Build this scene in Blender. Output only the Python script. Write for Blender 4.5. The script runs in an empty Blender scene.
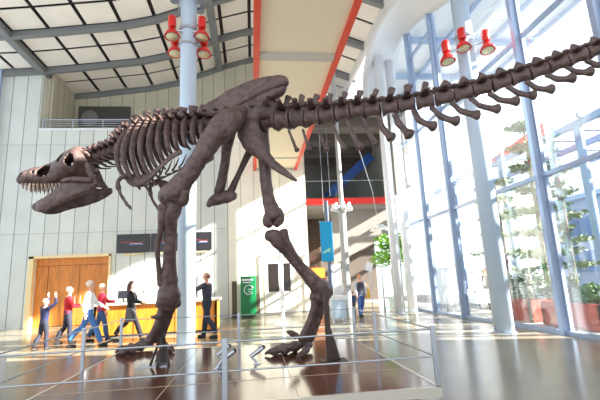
import bpy, bmesh, math, random
from mathutils import Vector, Matrix, noise
random.seed(7)
sc = bpy.context.scene
COL = sc.collection
PI = math.pi
R = math.radians

# ------------------------------------------------------------------ camera
CH = 1.48
FPX, PITCH, ROLL, YAW = 405.0, R(11.3), R(2.66), R(7.0)
fw = Vector((math.sin(YAW)*math.cos(PITCH), math.cos(YAW)*math.cos(PITCH), math.sin(PITCH)))
rt0 = Vector((math.cos(YAW), -math.sin(YAW), 0))
up0 = rt0.cross(fw)
rt = math.cos(ROLL)*rt0 - math.sin(ROLL)*up0
up = math.sin(ROLL)*rt0 + math.cos(ROLL)*up0
cd = bpy.data.cameras.new('camera')
cd.sensor_width = 36.0
cd.lens = FPX*36.0/600.0
cd.clip_end = 400
cam = bpy.data.objects.new('camera', cd)
COL.objects.link(cam)
m = Matrix((rt, up, -fw)).transposed().to_4x4()
m.translation = Vector((0, 0, CH))
cam.matrix_world = m
sc.camera = cam

def ray(x, y):
    return rt*((x-300)/FPX) + up*(-(y-200)/FPX) + fw
def atY(x, y, Y):
    v = ray(x, y); return Vector((0, 0, CH)) + v*(Y/v.y)
def atZ(x, y, Z=0.0):
    v = ray(x, y); return Vector((0, 0, CH)) + v*((Z-CH)/v.z)

# ------------------------------------------------------------------ materials
def lin(c):
    f = lambda u: u/12.92 if u <= .04045 else ((u+.055)/1.055)**2.4
    return tuple(f(v/255.0) for v in c)
MATS = {}
def mat(name, rgb, rough=.5, metal=0.0, var=0.0, vscale=8.0, bump=0.0, spec=None, coat=0.0):
    if name in MATS: return MATS[name]
    M = bpy.data.materials.new(name); M.use_nodes = True
    nt = M.node_tree; b = nt.nodes['Principled BSDF']
    c = lin(rgb)
    b.inputs['Base Color'].default_value = (*c, 1)
    b.inputs['Roughness'].default_value = rough
    b.inputs['Metallic'].default_value = metal
    if spec is not None: b.inputs['Specular IOR Level'].default_value = spec
    if coat: b.inputs['Coat Weight'].default_value = coat
    if var or bump:
        tc = nt.nodes.new('ShaderNodeTexCoord')
        nz = nt.nodes.new('ShaderNodeTexNoise'); nz.inputs['Scale'].default_value = vscale
        nz.inputs['Detail'].default_value = 6
        nt.links.new(tc.outputs['Object'], nz.inputs['Vector'])
        if var:
            rp = nt.nodes.new('ShaderNodeValToRGB')
            rp.color_ramp.elements[0].position = .3; rp.color_ramp.elements[1].position = .7
            rp.color_ramp.elements[0].color = (*[max(0, v*(1-var)) for v in c], 1)
            rp.color_ramp.elements[1].color = (*[min(1, v*(1+var)) for v in c], 1)
            nt.links.new(nz.outputs['Fac'], rp.inputs['Fac'])
            nt.links.new(rp.outputs['Color'], b.inputs['Base Color'])
        if bump:
            bp = nt.nodes.new('ShaderNodeBump'); bp.inputs['Strength'].default_value = bump
            bp.inputs['Distance'].default_value = .03
            nt.links.new(nz.outputs['Fac'], bp.inputs['Height'])
            nt.links.new(bp.outputs['Normal'], b.inputs['Normal'])
    MATS[name] = M
    return M

def glass_mat(name, tint=(.93, .97, 1.0), refl=.10, haze=0.0):
    M = bpy.data.materials.new(name); M.use_nodes = True
    nt = M.node_tree; nt.nodes.clear()
    out = nt.nodes.new('ShaderNodeOutputMaterial')
    tr = nt.nodes.new('ShaderNodeBsdfTransparent'); tr.inputs['Color'].default_value = (*tint, 1)
    gl = nt.nodes.new('ShaderNodeBsdfGlossy'); gl.inputs['Roughness'].default_value = .02
    lw = nt.nodes.new('ShaderNodeLayerWeight'); lw.inputs['Blend'].default_value = .25
    mu = nt.nodes.new('ShaderNodeMath'); mu.operation = 'MULTIPLY'; mu.inputs[1].default_value = refl*3
    nt.links.new(lw.outputs['Fresnel'], mu.inputs[0])
    mx = nt.nodes.new('ShaderNodeMixShader')
    nt.links.new(mu.outputs[0], mx.inputs[0]); nt.links.new(tr.outputs[0], mx.inputs[1]); nt.links.new(gl.outputs[0], mx.inputs[2])
    if haze:                                                    # translucent share added to imitate a pale veil of light
        tl = nt.nodes.new('ShaderNodeBsdfTranslucent'); m2 = nt.nodes.new('ShaderNodeMixShader'); m2.inputs[0].default_value = haze
        nt.links.new(mx.outputs[0], m2.inputs[1]); nt.links.new(tl.outputs[0], m2.inputs[2]); mx = m2
    nt.links.new(mx.outputs[0], out.inputs['Surface'])
    MATS[name] = M
    return M

def wall_mat(name, rgb, joint, pitch=.63, off=0.0, zs=(4.1, 8.3), dots=True):
    """cast concrete with vertical formwork joints every `pitch` along X and a few level joints"""
    M = bpy.data.materials.new(name); M.use_nodes = True
    nt = M.node_tree; b = nt.nodes['Principled BSDF']; L = nt.links.new
    b.inputs['Roughness'].default_value = .7
    geo = nt.nodes.new('ShaderNodeNewGeometry')
    sp = nt.nodes.new('ShaderNodeSeparateXYZ'); L(geo.outputs['Position'], sp.inputs[0])
    def mth(op, a, b_=None, c_=None):
        n = nt.nodes.new('ShaderNodeMath'); n.operation = op
        for i, v in enumerate((a, b_, c_)):
            if v is None: continue
            if isinstance(v, (int, float)): n.inputs[i].default_value = v
            else: L(v, n.inputs[i])
        return n.outputs[0]
    ax = mth('ADD', sp.outputs['X'], sp.outputs['Y'])
    t = mth('DIVIDE', mth('ADD', ax, off), pitch)
    fr = mth('FRACT', t)
    e = mth('ABSOLUTE', mth('SUBTRACT', fr, .5))
    line = mth('GREATER_THAN', e, .5-.018/pitch)
    tot = line
    for z in zs:
        dz = mth('ABSOLUTE', mth('SUBTRACT', sp.outputs['Z'], z))
        tot = mth('MAXIMUM', tot, mth('MULTIPLY', mth('LESS_THAN', dz, .014), .5))
    # panel to panel tone
    wn = nt.nodes.new('ShaderNodeTexWhiteNoise'); wn.noise_dimensions = '1D'
    L(mth('FLOOR', t), wn.inputs['W'])
    nz = nt.nodes.new('ShaderNodeTexNoise'); nz.inputs['Scale'].default_value = 1.3; nz.inputs['Detail'].default_value = 7
    L(geo.outputs['Position'], nz.inputs['Vector'])
    tone = mth('ADD', mth('MULTIPLY', wn.outputs['Value'], .10), mth('MULTIPLY', nz.outputs['Fac'], .22))
    tone = mth('ADD', tone, .82)
    mx = nt.nodes.new('ShaderNodeMix'); mx.data_type = 'RGBA'
    mx.inputs[6].default_value = (*lin(rgb), 1); mx.inputs[7].default_value = (*lin(joint), 1)
    L(tot, mx.inputs[0])
    vm = nt.nodes.new('ShaderNodeMix'); vm.data_type = 'RGBA'; vm.blend_type = 'MULTIPLY'
    vm.inputs[0].default_value = 1.0
    L(mx.outputs[2], vm.inputs[6])
    cb = nt.nodes.new('ShaderNodeCombineColor')
    for i in range(3): L(tone, cb.inputs[i])
    L(cb.outputs[0], vm.inputs[7])
    L(vm.outputs[2], b.inputs['Base Color'])
    MATS[name] = M
    return M

def wood_mat(name, rgb, rough=.35, amount=.25):
    M = bpy.data.materials.new(name); M.use_nodes = True
    nt = M.node_tree; b = nt.nodes['Principled BSDF']; L = nt.links.new
    b.inputs['Roughness'].default_value = rough
    geo = nt.nodes.new('ShaderNodeNewGeometry')
    mp = nt.nodes.new('ShaderNodeMapping'); mp.inputs['Scale'].default_value = (3, 3, .35)
    L(geo.outputs['Position'], mp.inputs['Vector'])
    nz = nt.nodes.new('ShaderNodeTexNoise'); nz.inputs['Scale'].default_value = 4; nz.inputs['Detail'].default_value = 5
    L(mp.outputs[0], nz.inputs['Vector'])
    rp = nt.nodes.new('ShaderNodeValToRGB'); c = lin(rgb)
    rp.color_ramp.elements[0].position = .3; rp.color_ramp.elements[1].position = .7
    rp.color_ramp.elements[0].color = (*[v*(1-amount) for v in c], 1)
    rp.color_ramp.elements[1].color = (*[min(1, v*(1+amount)) for v in c], 1)
    L(nz.outputs['Fac'], rp.inputs['Fac']); L(rp.outputs['Color'], b.inputs['Base Color'])
    MATS[name] = M
    return M

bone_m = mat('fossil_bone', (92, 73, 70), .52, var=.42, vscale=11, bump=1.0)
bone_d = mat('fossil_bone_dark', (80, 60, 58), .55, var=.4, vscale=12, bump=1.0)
tooth_m = mat('fossil_tooth', (150, 130, 116), .35, var=.3, vscale=20)
steel_m = mat('brushed_steel', (190, 196, 205), .28, metal=.9)
rail_m = mat('rail_steel', (176, 182, 192), .32, metal=.75)
dark_steel = mat('dark_steel', (62, 50, 46), .4, metal=.4)
white_m = mat('white_paint', (236, 238, 240), .4)
column_m = mat('column_paint', (190, 208, 226), .35)
mull_m = mat('mullion_paint', (160, 176, 202), .35, metal=.2)
red_m = mat('red_enamel', (214, 28, 22), .3, coat=.3)
orange_red = mat('red_beam', (226, 62, 30), .45)
beam_m = mat('grey_beam', (128, 130, 130), .5)
gap_m = mat('ceiling_gap', (66, 66, 68), .8)
panel_m = mat('ceiling_panel', (246, 238, 226), .8, var=.05, vscale=.8)
soffit_m = mat('soffit', (226, 224, 220), .7)
bridge_m = mat('bridge_underside', (240, 226, 200), .7)
concrete_m = wall_mat('cast_concrete', (216, 218, 210), (140, 142, 138))
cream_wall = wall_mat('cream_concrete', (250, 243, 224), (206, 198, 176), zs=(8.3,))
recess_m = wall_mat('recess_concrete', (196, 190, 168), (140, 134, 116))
floor_m = mat('polished_concrete', (140, 130, 112), .2, var=.12, vscale=.6, spec=.3)
plat_m = mat('platform_top', (98, 62, 50), .13, var=.3, vscale=1.2, spec=.6)
orange_wood = wood_mat('orange_wood', (222, 138, 46))
glass_m = glass_mat('window_glass', haze=.02)
rail_glass = glass_mat('balustrade_glass', (.85, .93, .92), .12)

# ------------------------------------------------------------------ mesh collector
class MB:
    def __init__(s): s.v = []; s.f = []
    def add(s, vs, fs):
        o = len(s.v); s.v += [Vector(v) for v in vs]; s.f += [tuple(i+o for i in f) for f in fs]
        return s
    def box(s, c, d, rot=None):
        c = Vector(c); h = Vector(d)/2
        vs = [Vector((sx*h.x, sy*h.y, sz*h.z)) for sz in (-1, 1) for sx, sy in ((-1, -1), (1, -1), (1, 1), (-1, 1))]
        if rot is not None: vs = [rot @ v for v in vs]
        return s.add([c+v for v in vs], [(3, 2, 1, 0), (4, 5, 6, 7), (0, 1, 5, 4), (1, 2, 6, 5), (2, 3, 7, 6), (3, 0, 4, 7)])
    def bb(s, a, b):
        a = Vector(a); b = Vector(b); return s.box((a+b)/2, (abs(b.x-a.x), abs(b.y-a.y), abs(b.z-a.z)))
    def beam(s, a, b, w, h, upv=(0, 0, 1)):
        a = Vector(a); b = Vector(b); d = b-a; L = d.length; d.normalize()
        x = d.cross(Vector(upv))
        if x.length < 1e-4: x = Vector((1, 0, 0))
        x.normalize(); z = x.cross(d)
        return s.box((a+b)/2, (w, L, h), Matrix((x, d, z)).transposed())
    def tube(s, pts, rad, n=10, cap=True, flat=1.0, fdir=None):
        """swept tube; rad a number or a list; flat = ratio of the second axis; fdir = direction of the wide axis"""
        pts = [Vector(p) for p in pts]
        if not isinstance(rad, (list, tuple)): rad = [rad]*len(pts)
        rings = []; x = None
        for i, p in enumerate(pts):
            d = (pts[min(i+1, len(pts)-1)] - pts[max(i-1, 0)]).normalized()
            if fdir is not None:
                x = Vector(fdir) - d*d.dot(Vector(fdir))
                if x.length < 1e-3: x = d.orthogonal()
            elif x is None: x = d.orthogonal()
            else: x = x - d*d.dot(x)
            x.normalize(); y = d.cross(x)
            r = rad[i]; r1, r2 = r if isinstance(r, (tuple, list)) else (r, r*flat)
            rings.append([p + x*(math.cos(2*PI*k/n)*r1) + y*(math.sin(2*PI*k/n)*r2) for k in range(n)])
        vs = [v for g in rings for v in g]; fs = []
        for i in range(len(rings)-1):
            for k in range(n):
                fs.append((i*n+k, i*n+(k+1) % n, (i+1)*n+(k+1) % n, (i+1)*n+k))
        if cap:
            fs.append(tuple(range(n-1, -1, -1))); fs.append(tuple((len(rings)-1)*n+k for k in range(n)))
        return s.add(vs, fs)
    def lathe(s, prof, n=20, M=None):
        vs = []; fs = []
        for r, z in prof:
            for k in range(n):
                v = Vector((r*math.cos(2*PI*k/n), r*math.sin(2*PI*k/n), z)); vs.append(M @ v if M else v)
        for i in range(len(prof)-1):
            for k in range(n): fs.append((i*n+k, i*n+(k+1) % n, (i+1)*n+(k+1) % n, (i+1)*n+k))
        fs.append(tuple(range(n-1, -1, -1))); fs.append(tuple((len(prof)-1)*n+k for k in range(n)))
        return s.add(vs, fs)
    def ball(s, c, r, n=12, m=8, rot=None):
        c = Vector(c); r = Vector(r) if not isinstance(r, (int, float)) else Vector((r, r, r))
        vs = []; fs = []
        for i in range(m+1):
            a = PI*(i+.02)/(m+.04)
            for k in range(n):
                v = Vector((r.x*math.sin(a)*math.cos(2*PI*k/n), r.y*math.sin(a)*math.sin(2*PI*k/n), r.z*math.cos(a)))
                vs.append(c + (rot @ v if rot else v))
        for i in range(m):
            for k in range(n): fs.append((i*n+(k+1) % n, i*n+k, (i+1)*n+k, (i+1)*n+(k+1) % n))
        fs.append(tuple(range(n))); fs.append(tuple(m*n+k for k in range(n-1, -1, -1)))
        return s.add(vs, fs)
    def prism(s, poly, depth):
        """poly: outline points in space; depth: vector"""
        d = Vector(depth); n = len(poly); P_ = [Vector(p) for p in poly]
        return s.add([p-d/2 for p in P_]+[p+d/2 for p in P_],
                     [tuple(range(n-1, -1, -1)), tuple(range(n, 2*n))] + [(i, (i+1) % n, n+(i+1) % n, n+i) for i in range(n)])
    def build(s, name, m_, parent=None, smooth=False, remesh=0, bevel=0, solid=0, sub=0, world=True):
        me = bpy.data.meshes.new(name)
        off = Vector((0, 0, 0)); q = parent
        while q is not None: off += q.location; q = q.parent
        me.from_pydata([tuple(v-off) if world else tuple(v) for v in s.v], [], s.f)
        bm = bmesh.new(); bm.from_mesh(me)
        bmesh.ops.recalc_face_normals(bm, faces=bm.faces); bm.to_mesh(me); bm.free()
        me.materials.append(m_)
        if smooth: me.polygons.foreach_set('use_smooth', [True]*len(me.polygons))
        o = bpy.data.objects.new(name, me); COL.objects.link(o)
        if parent: o.parent = parent
        if solid:
            md = o.modifiers.new('thickness', 'SOLIDIFY'); md.thickness = solid; md.offset = -1
        if remesh:
            md = o.modifiers.new('remesh', 'REMESH'); md.mode = 'VOXEL'; md.voxel_size = remesh; md.use_smooth_shade = True
            sm = o.modifiers.new('smooth', 'SMOOTH'); sm.iterations = 3
        if bevel:
            md = o.modifiers.new('bevel', 'BEVEL'); md.width = bevel; md.segments = 2
        if sub:
            md = o.modifiers.new('sub', 'SUBSURF'); md.levels = sub; md.render_levels = sub
        return o

def tag(o, label=None, cat=None, group=None, kind=None):
    if label: o['label'] = label
    if cat: o['category'] = cat
    if group: o['group'] = group
    if kind: o['kind'] = kind
    return o
def empty(name, loc, label=None, cat=None, group=None, kind=None):
    o = bpy.data.objects.new(name, None); COL.objects.link(o); o.location = loc; o.empty_display_size = .2
    return tag(o, label, cat, group, kind)
def struct(name, mb, m_, parent=None, **k):
    o = mb.build(name, m_, parent, **k)
    if parent is None: o['kind'] = 'structure'
    return o
def spline(pts, n=6):
    """Catmull-Rom through tuples of any length"""
    out = []
    for i in range(len(pts)-1):
        p0 = pts[max(i-1, 0)]; p1 = pts[i]; p2 = pts[i+1]; p3 = pts[min(i+2, len(pts)-1)]
        for k in range(n):
            t = k/n
            out.append(tuple(.5*((2*b)+(-a+c)*t+(2*a-5*b+4*c-d)*t*t+(-a+3*b-3*c+d)*t**3) for a, b, c, d in zip(p0, p1, p2, p3)))
    out.append(tuple(pts[-1])); return out

# ================================================================== THE SETTING
WY = 19.4        # back wall
GX = 7.12        # glass wall
# ---- floor
struct('floor', MB().bb((-12, -3, -.3), (GX+.1, 33, 0)), floor_m)
ground_m = mat('pale_paving', (168, 164, 158), .8, var=.12, vscale=.5)
struct('ground', MB().bb((GX+.1, -12, -.3), (70, 60, -.02)), ground_m)
tag(bpy.data.objects['ground'], kind='structure')

# ---- back wall (door opening at the left, balcony recess above)
DX0, DX1, DZ = -9.62, -6.45, 2.98
wb = MB()
wb.bb((-12.2, WY, 0), (DX0, WY+.4, 9.05))
wb.bb((DX0, WY, DZ), (DX1, WY+.4, 9.05))
wb.bb((DX1, WY, 0), (-1.12, WY+.4, 9.05))
wb.bb((-12.2, WY, 9.05), (-9.9, WY+.4, 14))
struct('wall_back', wb, concrete_m)
struct('wall_back_right', MB().bb((-1.12, WY, 0), (2.68, WY+.4, 9.05)), cream_wall)  # right part of the back wall, in a lighter cream
wr = MB()
wr.bb((-12.2, 22.2, 8.6), (2.68, 22.5, 15.2))
struct('wall_recess', wr, recess_m)
struct('wall_balcony_side', MB().bb((-9.95, WY+.4, 9.05), (-9.6, 22.2, 14)), recess_m)
struct('floor_balcony', MB().bb((-12.2, WY+.4, 8.6), (2.68, 22.5, 8.95)), soffit_m)
struct('trim_balcony', MB().bb((-9.9, WY-.03, 9.05), (2.68, WY+.43, 9.13)), white_m)
# return of the wall towards the far hall
struct('wall_end', MB().bb((2.3, WY+.4, 0), (2.68, 32, 8.6)), concrete_m)

# ---- ceiling: barrel vault running away from the camera
CEIL = [(-12.2, 12.0), (-10, 12.15), (-8.3, 12.35), (-6.85, 12.55), (-5.4, 12.75), (-4.0, 13.1), (-2.9, 13.55),
        (-1.65, 14.05), (-.4, 14.5), (.9, 14.75), (2.3, 14.3), (3.4, 13.1), (4.4, 12.35), (5.6, 11.95)]
def cz(x):
    for (a, za), (b, zb) in zip(CEIL, CEIL[1:]):
        if a <= x <= b: return za + (zb-za)*(x-a)/(b-a)
    return CEIL[-1][1] if x > 0 else CEIL[0][1]
CY0, CY1 = -6.8, 22.25
cb = MB()
for (a, za), (b, zb) in zip(CEIL, CEIL[1:]):
    cb.add([(a, CY0, za+.18), (b, CY0, zb+.18), (b, CY1, zb+.18), (a, CY1, za+.18), (a, CY0, za+.4), (b, CY0, zb+.4), (b, CY1, zb+.4), (a, CY1, za+.4)],
           [(0, 1, 2, 3), (4, 5, 6, 7), (0, 1, 5, 4), (1, 2, 6, 5), (2, 3, 7, 6), (3, 0, 4, 7)])
struct('ceiling', cb, gap_m)
xs = [-12.2, -11.15, -9.72, -8.28, -6.83, -5.42, -4.02, -2.65, -1.3, .1, 1.5, 2.9, 4.2, 5.55]
cp = MB(); YB = [-6.8, -3.9, -1.0, 1.9, 4.8, 7.7, 10.6, 13.5, 16.4, 19.3, 22.2]
for a, b in zip(xs, xs[1:]):
    a += .08; b -= .08
    for ya, yb in zip(YB, YB[1:]):
        for h in (0, 1):
            y0 = ya+.16+h*(yb-ya-.16)/2; y1 = y0+(yb-ya)/2-.23
            z0, z1 = cz(a), cz(b)
            cp.add([(a, y0, z0), (b, y0, z1), (b, y1, z1), (a, y1, z0), (a, y0, z0+.03), (b, y0, z1+.03), (b, y1, z1+.03), (a, y1, z0+.03)],
                   [(0, 1, 2, 3), (4, 5, 6, 7), (0, 1, 5, 4), (1, 2, 6, 5), (2, 3, 7, 6), (3, 0, 4, 7)])
struct('ceiling_panel', cp, panel_m)
k = 0
for y in YB:
    tb = MB()
    pts = [(x, y, cz(x)-.12) for x in (-12.2, -10, -8.3, -6.85, -5.4, -4.0, -2.9, -1.65, -.4, .9, 2.3, 3.4, 4.4, 5.6)]
    for p, q in zip(pts, pts[1:]): tb.beam(p, q, .12, .28)
    for p, q in zip(pts, pts[1:]):
        a, b = Vector(p), Vector(q); a.z -= .14; b.z -= .14; tb.beam(a, b, .22, .04)
    k += 1; struct('trim_%d' % k, tb, beam_m)
for x in (-9.9, -1.68):
    k += 1; struct('trim_%d' % k, MB().beam((x, CY0, cz(x)-.14), (x, CY1, cz(x)-.12), .32, .3), beam_m)
k += 1; struct('trim_%d' % k, MB().beam((5.35, CY0, 11.8), (5.35, CY1, 11.8), .14, .4), soffit_m)

# ---- curved soffit between the vault and the glass
inner = [(5.3, -6.8, 11.5), (5.3, 0, 11.5), (5.3, 5.6, 11.0), (5.3, 8, 10.9), (5.25, 11.9, 11.25), (5.2, 14.1, 11.5), (5.1, 15.4, 11.1), (5.1, 16.4, 10.2), (5.2, 17.0, 9.0)]
outer = [(GX, -6.8, 11.2), (GX, 0, 11.2), (GX, 5.6, 9.2), (GX, 8, 9.8), (GX, 11.9, 10.96), (GX, 14.3, 11.87), (GX, 16.4, 12.2), (GX, 17.6, 11.4), (GX, 18.0, 9.6)]
A = spline(inner, 5); B_ = spline(outer, 5); sm = MB(); nn = len(A); vs = []; fs = []
for i in range(nn):
    a, b = Vector(A[i]), Vector(B_[i])
    for j in range(9):
        t = j/8; p = a.lerp(b, t); p.z += .35*math.sin(PI*t); vs.append(p)
for i in range(nn-1):
    for j in range(8): fs.append((i*9+j, i*9+j+1, (i+1)*9+j+1, (i+1)*9+j))
sm.add(vs, fs); struct('ceiling_soffit', sm, soffit_m, smooth=True, solid=.1)

# ---- bridge overhead
bz = 6.95
br = empty('footbridge', (1.2, 19.4, bz), 'cream footbridge underside between two red edge beams over the skeleton', 'bridge')
MB().bb((.28, 3.2, bz+.04), (2.16, WY-.03, bz+.3)).build('deck', bridge_m, br)
MB().bb((.14, 3.2, bz-.04), (.28, WY-.03, bz+.42)).build('edge_beam', orange_red, br)
MB().bb((2.16, 3.2, bz-.04), (2.3, WY-.03, bz+.42)).build('edge_beam', orange_red, br)
for y, w in ((9.15, .32), (17.6, .1), (19.3, .1)):
    MB().bb((.28, y-w/2, bz), (2.16, y+w/2, bz+.05)).build('cross_joint', mat('joint_grey', (196, 192, 184), .6), br)

# ---- unseen right wall, added to block sun; its slot lets sun onto skull and ribs
wq = MB(); wq.bb((GX-.1, -6.8, 0), (GX+.25, 5.7, 8.75)); wq.bb((GX-.1, -6.8, 9.3), (GX+.25, 5.7, 12.5))
for y in (-6.7, -3.4, -.2, 2.6, 5.6): wq.bb((GX-.05, y-.05, 8.75), (GX+.2, y+.05, 9.3))
wq.bb((GX+.25, 4.6, 0), (15, 5.7, 7.0))  # wing added out of view to shade the near floor
struct('wall_sun_block', wq, concrete_m)
# ---- glass wall on the right
win = empty('window_1', (GX, 12, 0), kind='structure')
MY = [6.6, 8.93, 11.2, 13.46, 15.7, 18.0]
def header(y):
    for a, b in zip(B_, B_[1:]):
        if a[1] <= y <= b[1]: return a[2]+(b[2]-a[2])*(y-a[1])/(b[1]-a[1])
    return 9.6
for y in MY:
    big = y in (8.93, 6.6)
    mm = MB(); top = header(y)+.2; w = .13 if big else .10
    mm.bb((GX-.16, y-w/2, 0), (GX+.12, y+w/2, top))
    mm.bb((GX-.02, y-w, 0), (GX+.05, y+w, top))
    mm.build('mullion', mull_m, win)
for a, b in zip(MY, MY[1:]):
    for z in (3.75, 7.5, 10.9):
        if z > min(header(a), header(b)): continue
        MB().bb((GX-.05, a+.05, z-.05), (GX+.05, b-.05, z+.05)).build('transom', mull_m, win)
    MB().bb((GX-.08, a, 0), (GX+.08, b, .09)).build('sill', mull_m, win)
    ys = [a + (b-a)*i/6 for i in range(7)]
    MB().prism([(GX+.02, a, .05), (GX+.02, b, .05)] + [(GX+.02, y, header(y)+.05) for y in reversed(ys)], (.02, 0, 0)).build('pane', glass_m, win)
# ---- glass wall on the far left
win2 = empty('window_2', (-11.75, 15, 0), kind='structure')
for y in (12.6, 14.9, 17.2, 19.2):
    MB().bb((-11.85, y-.07, 0), (-11.65, y+.07, 12)).build('mullion', mull_m, win2)
for a, b in ((12.6, 14.9), (14.9, 17.2), (17.2, 19.2)):
    MB().bb((-11.76, a, 0), (-11.74, b, 12)).build('pane', glass_m, win2)

# ---- wooden double door on the left
dr = empty('door_1', ((DX0+DX1)/2, WY, 0), kind='structure')
fr = MB(); cream = mat('cream_frame', (240, 214, 160), .5)
fr.bb((DX0-.2, WY-.1, 0), (DX0, WY+.1, DZ+.1)); fr.bb((DX1, WY-.1, 0), (DX1+.08, WY+.1, DZ+.1)); fr.bb((DX0-.2, WY-.1, DZ), (DX1+.08, WY+.1, DZ+.12))
fr.build('door_frame', cream, dr)
door_wood = wood_mat('door_wood', (208, 128, 50), .45)
MB().bb((DX0, WY+.2, DZ-.32), (DX1, WY+.3, DZ)).build('header_panel', door_wood, dr)
MB().bb((DX0, WY+.2, 0), (DX0+.5, WY+.3, DZ-.34)).build('side_panel', door_wood, dr)
MB().bb((DX0, WY+.31, 0), (DX1, WY+.38, DZ)).build('back_panel', door_wood, dr)  # backing added to stop light leaking through the door gaps
mid = (DX0+.52+DX1)/2
for a, b in ((DX0+.52, mid-.01), (mid+.01, DX1)):
    lf = MB().bb((a, WY+.22, .02), (b, WY+.28, DZ-.34)).build('door_leaf', door_wood, dr)
    hx = b-.1 if b < mid+.1 else a+.1
    MB().tube([(hx, WY+.16, .9), (hx, WY+.16, 1.3)], .015).build('handle', steel_m, lf)
# ---- pale double door with dark lights, right of the green machine
d2 = empty('door_2', (1.35, WY, 0), kind='structure')
pale_door = mat('pale_door', (232, 232, 222), .5)
fr = MB(); fr.bb((.3, WY-.05, 0), (.4, WY+.02, 2.72)); fr.bb((2.4, WY-.05, 0), (2.5, WY+.02, 2.72)); fr.bb((.3, WY-.05, 2.65), (2.5, WY+.02, 2.74))
fr.build('door_frame', pale_door, d2)
dark_glass = mat('dark_glass', (40, 28, 20), .15)
for a, b, w0, w1 in ((.55, 1.3, .72, 1.2), (1.32, 1.9, 1.38, 1.76)):
    lf = MB().bb((a, WY-.04, .02), (b, WY-.005, 2.5)).build('door_leaf', pale_door, d2)
    MB().bb((w0, WY-.05, 1.05), (w1, WY-.035, 2.34)).build('door_light', dark_glass, lf)

# ---- balcony railing and dark panel behind it
rl = empty('balcony_railing', (-5, WY+.1, 9.13), 'thin grey metal railing along the upper balcony edge', 'railing')
for z in (9.3, 9.42, 9.54, 9.62):
    MB().tube([(-9.85, WY+.1, z), (-.2, WY+.1, z)], .016 if z < 9.6 else .028, 8).build('rail', rail_m, rl)
for i in range(8):
    x = -9.8+i*1.36
    MB().bb((x-.02, WY+.08, 9.13), (x+.02, WY+.12, 9.62)).build('post', rail_m, rl)
cab = empty('notice_board', (-8.0, 22.12, 10.3), 'long dark display panel on the back wall of the balcony', 'panel')
MB().bb((-9.3, 22.02, 10.3), (-6.6, 22.195, 11.45)).build('panel_board', mat('dark_board', (72, 70, 66), .5), cab)
MB().lathe([(.0, -.02), (.42, -.02), (.45, 0), (.0, .03)], 20, Matrix.Translation((-8.7, 22.0, 10.75)) @ Matrix.Rotation(PI/2, 4, 'X')).build('round_emblem', mat('grey_emblem', (120, 120, 116), .5), cab)

# ================================================================== COLUMNS
def column(name, x, y, r, z1, label, collars=(), m_=column_m):
    t = empty(name, (x, y, 0), label, 'column')
    MB().tube([(x, y, 0), (x, y, z1)], r, 32).build('shaft', m_, t, smooth=False)
    for p in t.children[0].data.polygons:
        if len(p.vertices) == 4: p.use_smooth = True
    MB().lathe([(r+.05, 0), (r+.05, .03), (r+.02, .05), (r, .05)], 32, Matrix.Translation((x, y, 0))).build('base_plate', steel_m, t)
    for z in collars:
        MB().lathe([(r, z), (r+.04, z), (r+.04, z+.07), (r, z+.07)], 28, Matrix.Translation((x, y, 0))).build('collar', steel_m, t)
    return t
CL = (-1.75, 11.2); CR = (6.12, 9.78)
colL = column('column', CL[0], CL[1], .235, cz(-1.75)+.1, 'tall pale blue round column behind the front leg of the skeleton', (8.45, 8.95))
colR = column('column', CR[0], CR[1], .235, 11.1, 'tall pale blue round column in front of the right glass wall', (8.0,))
column('column', 5.82, 16.2, .2, 11.3, 'left of the two white columns at the far end of the glass wall', m_=white_m)
column('column', 6.55, 16.75, .19, 11.4, 'right of the two white columns at the far end of the glass wall', m_=white_m)
# extra small grey projectors round the head of the left column
for a in (-2.8, -.35, .8, 2.2):
    p = Vector((CL[0]+.42*math.cos(a), CL[1]+.42*math.sin(a), 9.86))
    MB().tube([p, p+Vector((.0, -.02, .35))], [.13, .16], 14).build('grey_projector', mat('projector_grey', (118, 124, 132), .4), colL)
MB().lathe([(.2, 9.9), (.34, 9.9), (.34, 10.0), (.2, 10.0)], 28, Matrix.Translation((*CL, 0))).build('collar', steel_m, colL)

# ---- red spotlights
lens_m = mat('pale_lens', (206, 196, 156), .25)
def spotlight(p, tilt, turn, label, group, s=1.0):
    """p: middle of the bell; the can sits above it"""
    t = empty('red_spotlight', p, label, 'spotlight', group)
    p = Vector(p); MT = Matrix.Translation(p) @ Matrix.Rotation(turn, 4, 'Z') @ Matrix.Rotation(tilt, 4, 'X') @ Matrix.Scale(s, 4)
    MB().lathe([(.0, .17), (.10, .17), (.12, .1), (.2, .0), (.245, -.1), (.25, -.15), (.232, -.15), (.22, -.08), (.1, -.02), (.0, -.02)], 24, MT).build('bell_shade', red_m, t, smooth=True)
    MB().lathe([(.0, -.1), (.12, -.1), (.19, -.13), (.2, -.15), (.0, -.17)], 20, MT).build('lens', lens_m, t, smooth=True)
    MB().lathe([(.0, .6*s), (.115*s, .6*s), (.13*s, .57*s), (.13*s, .24*s), (.115*s, .2*s), (.0, .2*s)], 20, Matrix.Translation(p)).build('can', red_m, t, smooth=True)
    MB().tube([p+Vector((0, 0, .22*s)), p+Vector((0, 0, .1*s))], .05*s, 10).build('yoke', mat('dark_red', (150, 24, 20), .4), t)
    return t
GL = 'red spotlights around the left column'
for (px, py, dy, tl, tn, lb) in ((172, 33, -.15, -.12, .6, 'upper left red spotlight clamped to the left column'), (202, 34, -.15, -.12, -.6, 'upper right red spotlight clamped to the left column'),
                                 (175, 50, .3, -.1, .7, 'lower left red spotlight clamped to the left column'), (204, 51, .3, -.1, -.5, 'lower right red spotlight clamped to the left column')):
    p = atY(px, py, 11.2+dy); spotlight(p, tl, tn, lb, GL, .9)
for z, y in ((atY(187, 31, 11.05).z, 11.05), (atY(187, 44, 11.5).z, 11.5)):
    MB().tube([(CL[0]-.42, y, z), (CL[0]+.42, y, z)], .035, 10).build('lamp_bracket', steel_m, colL)
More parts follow.
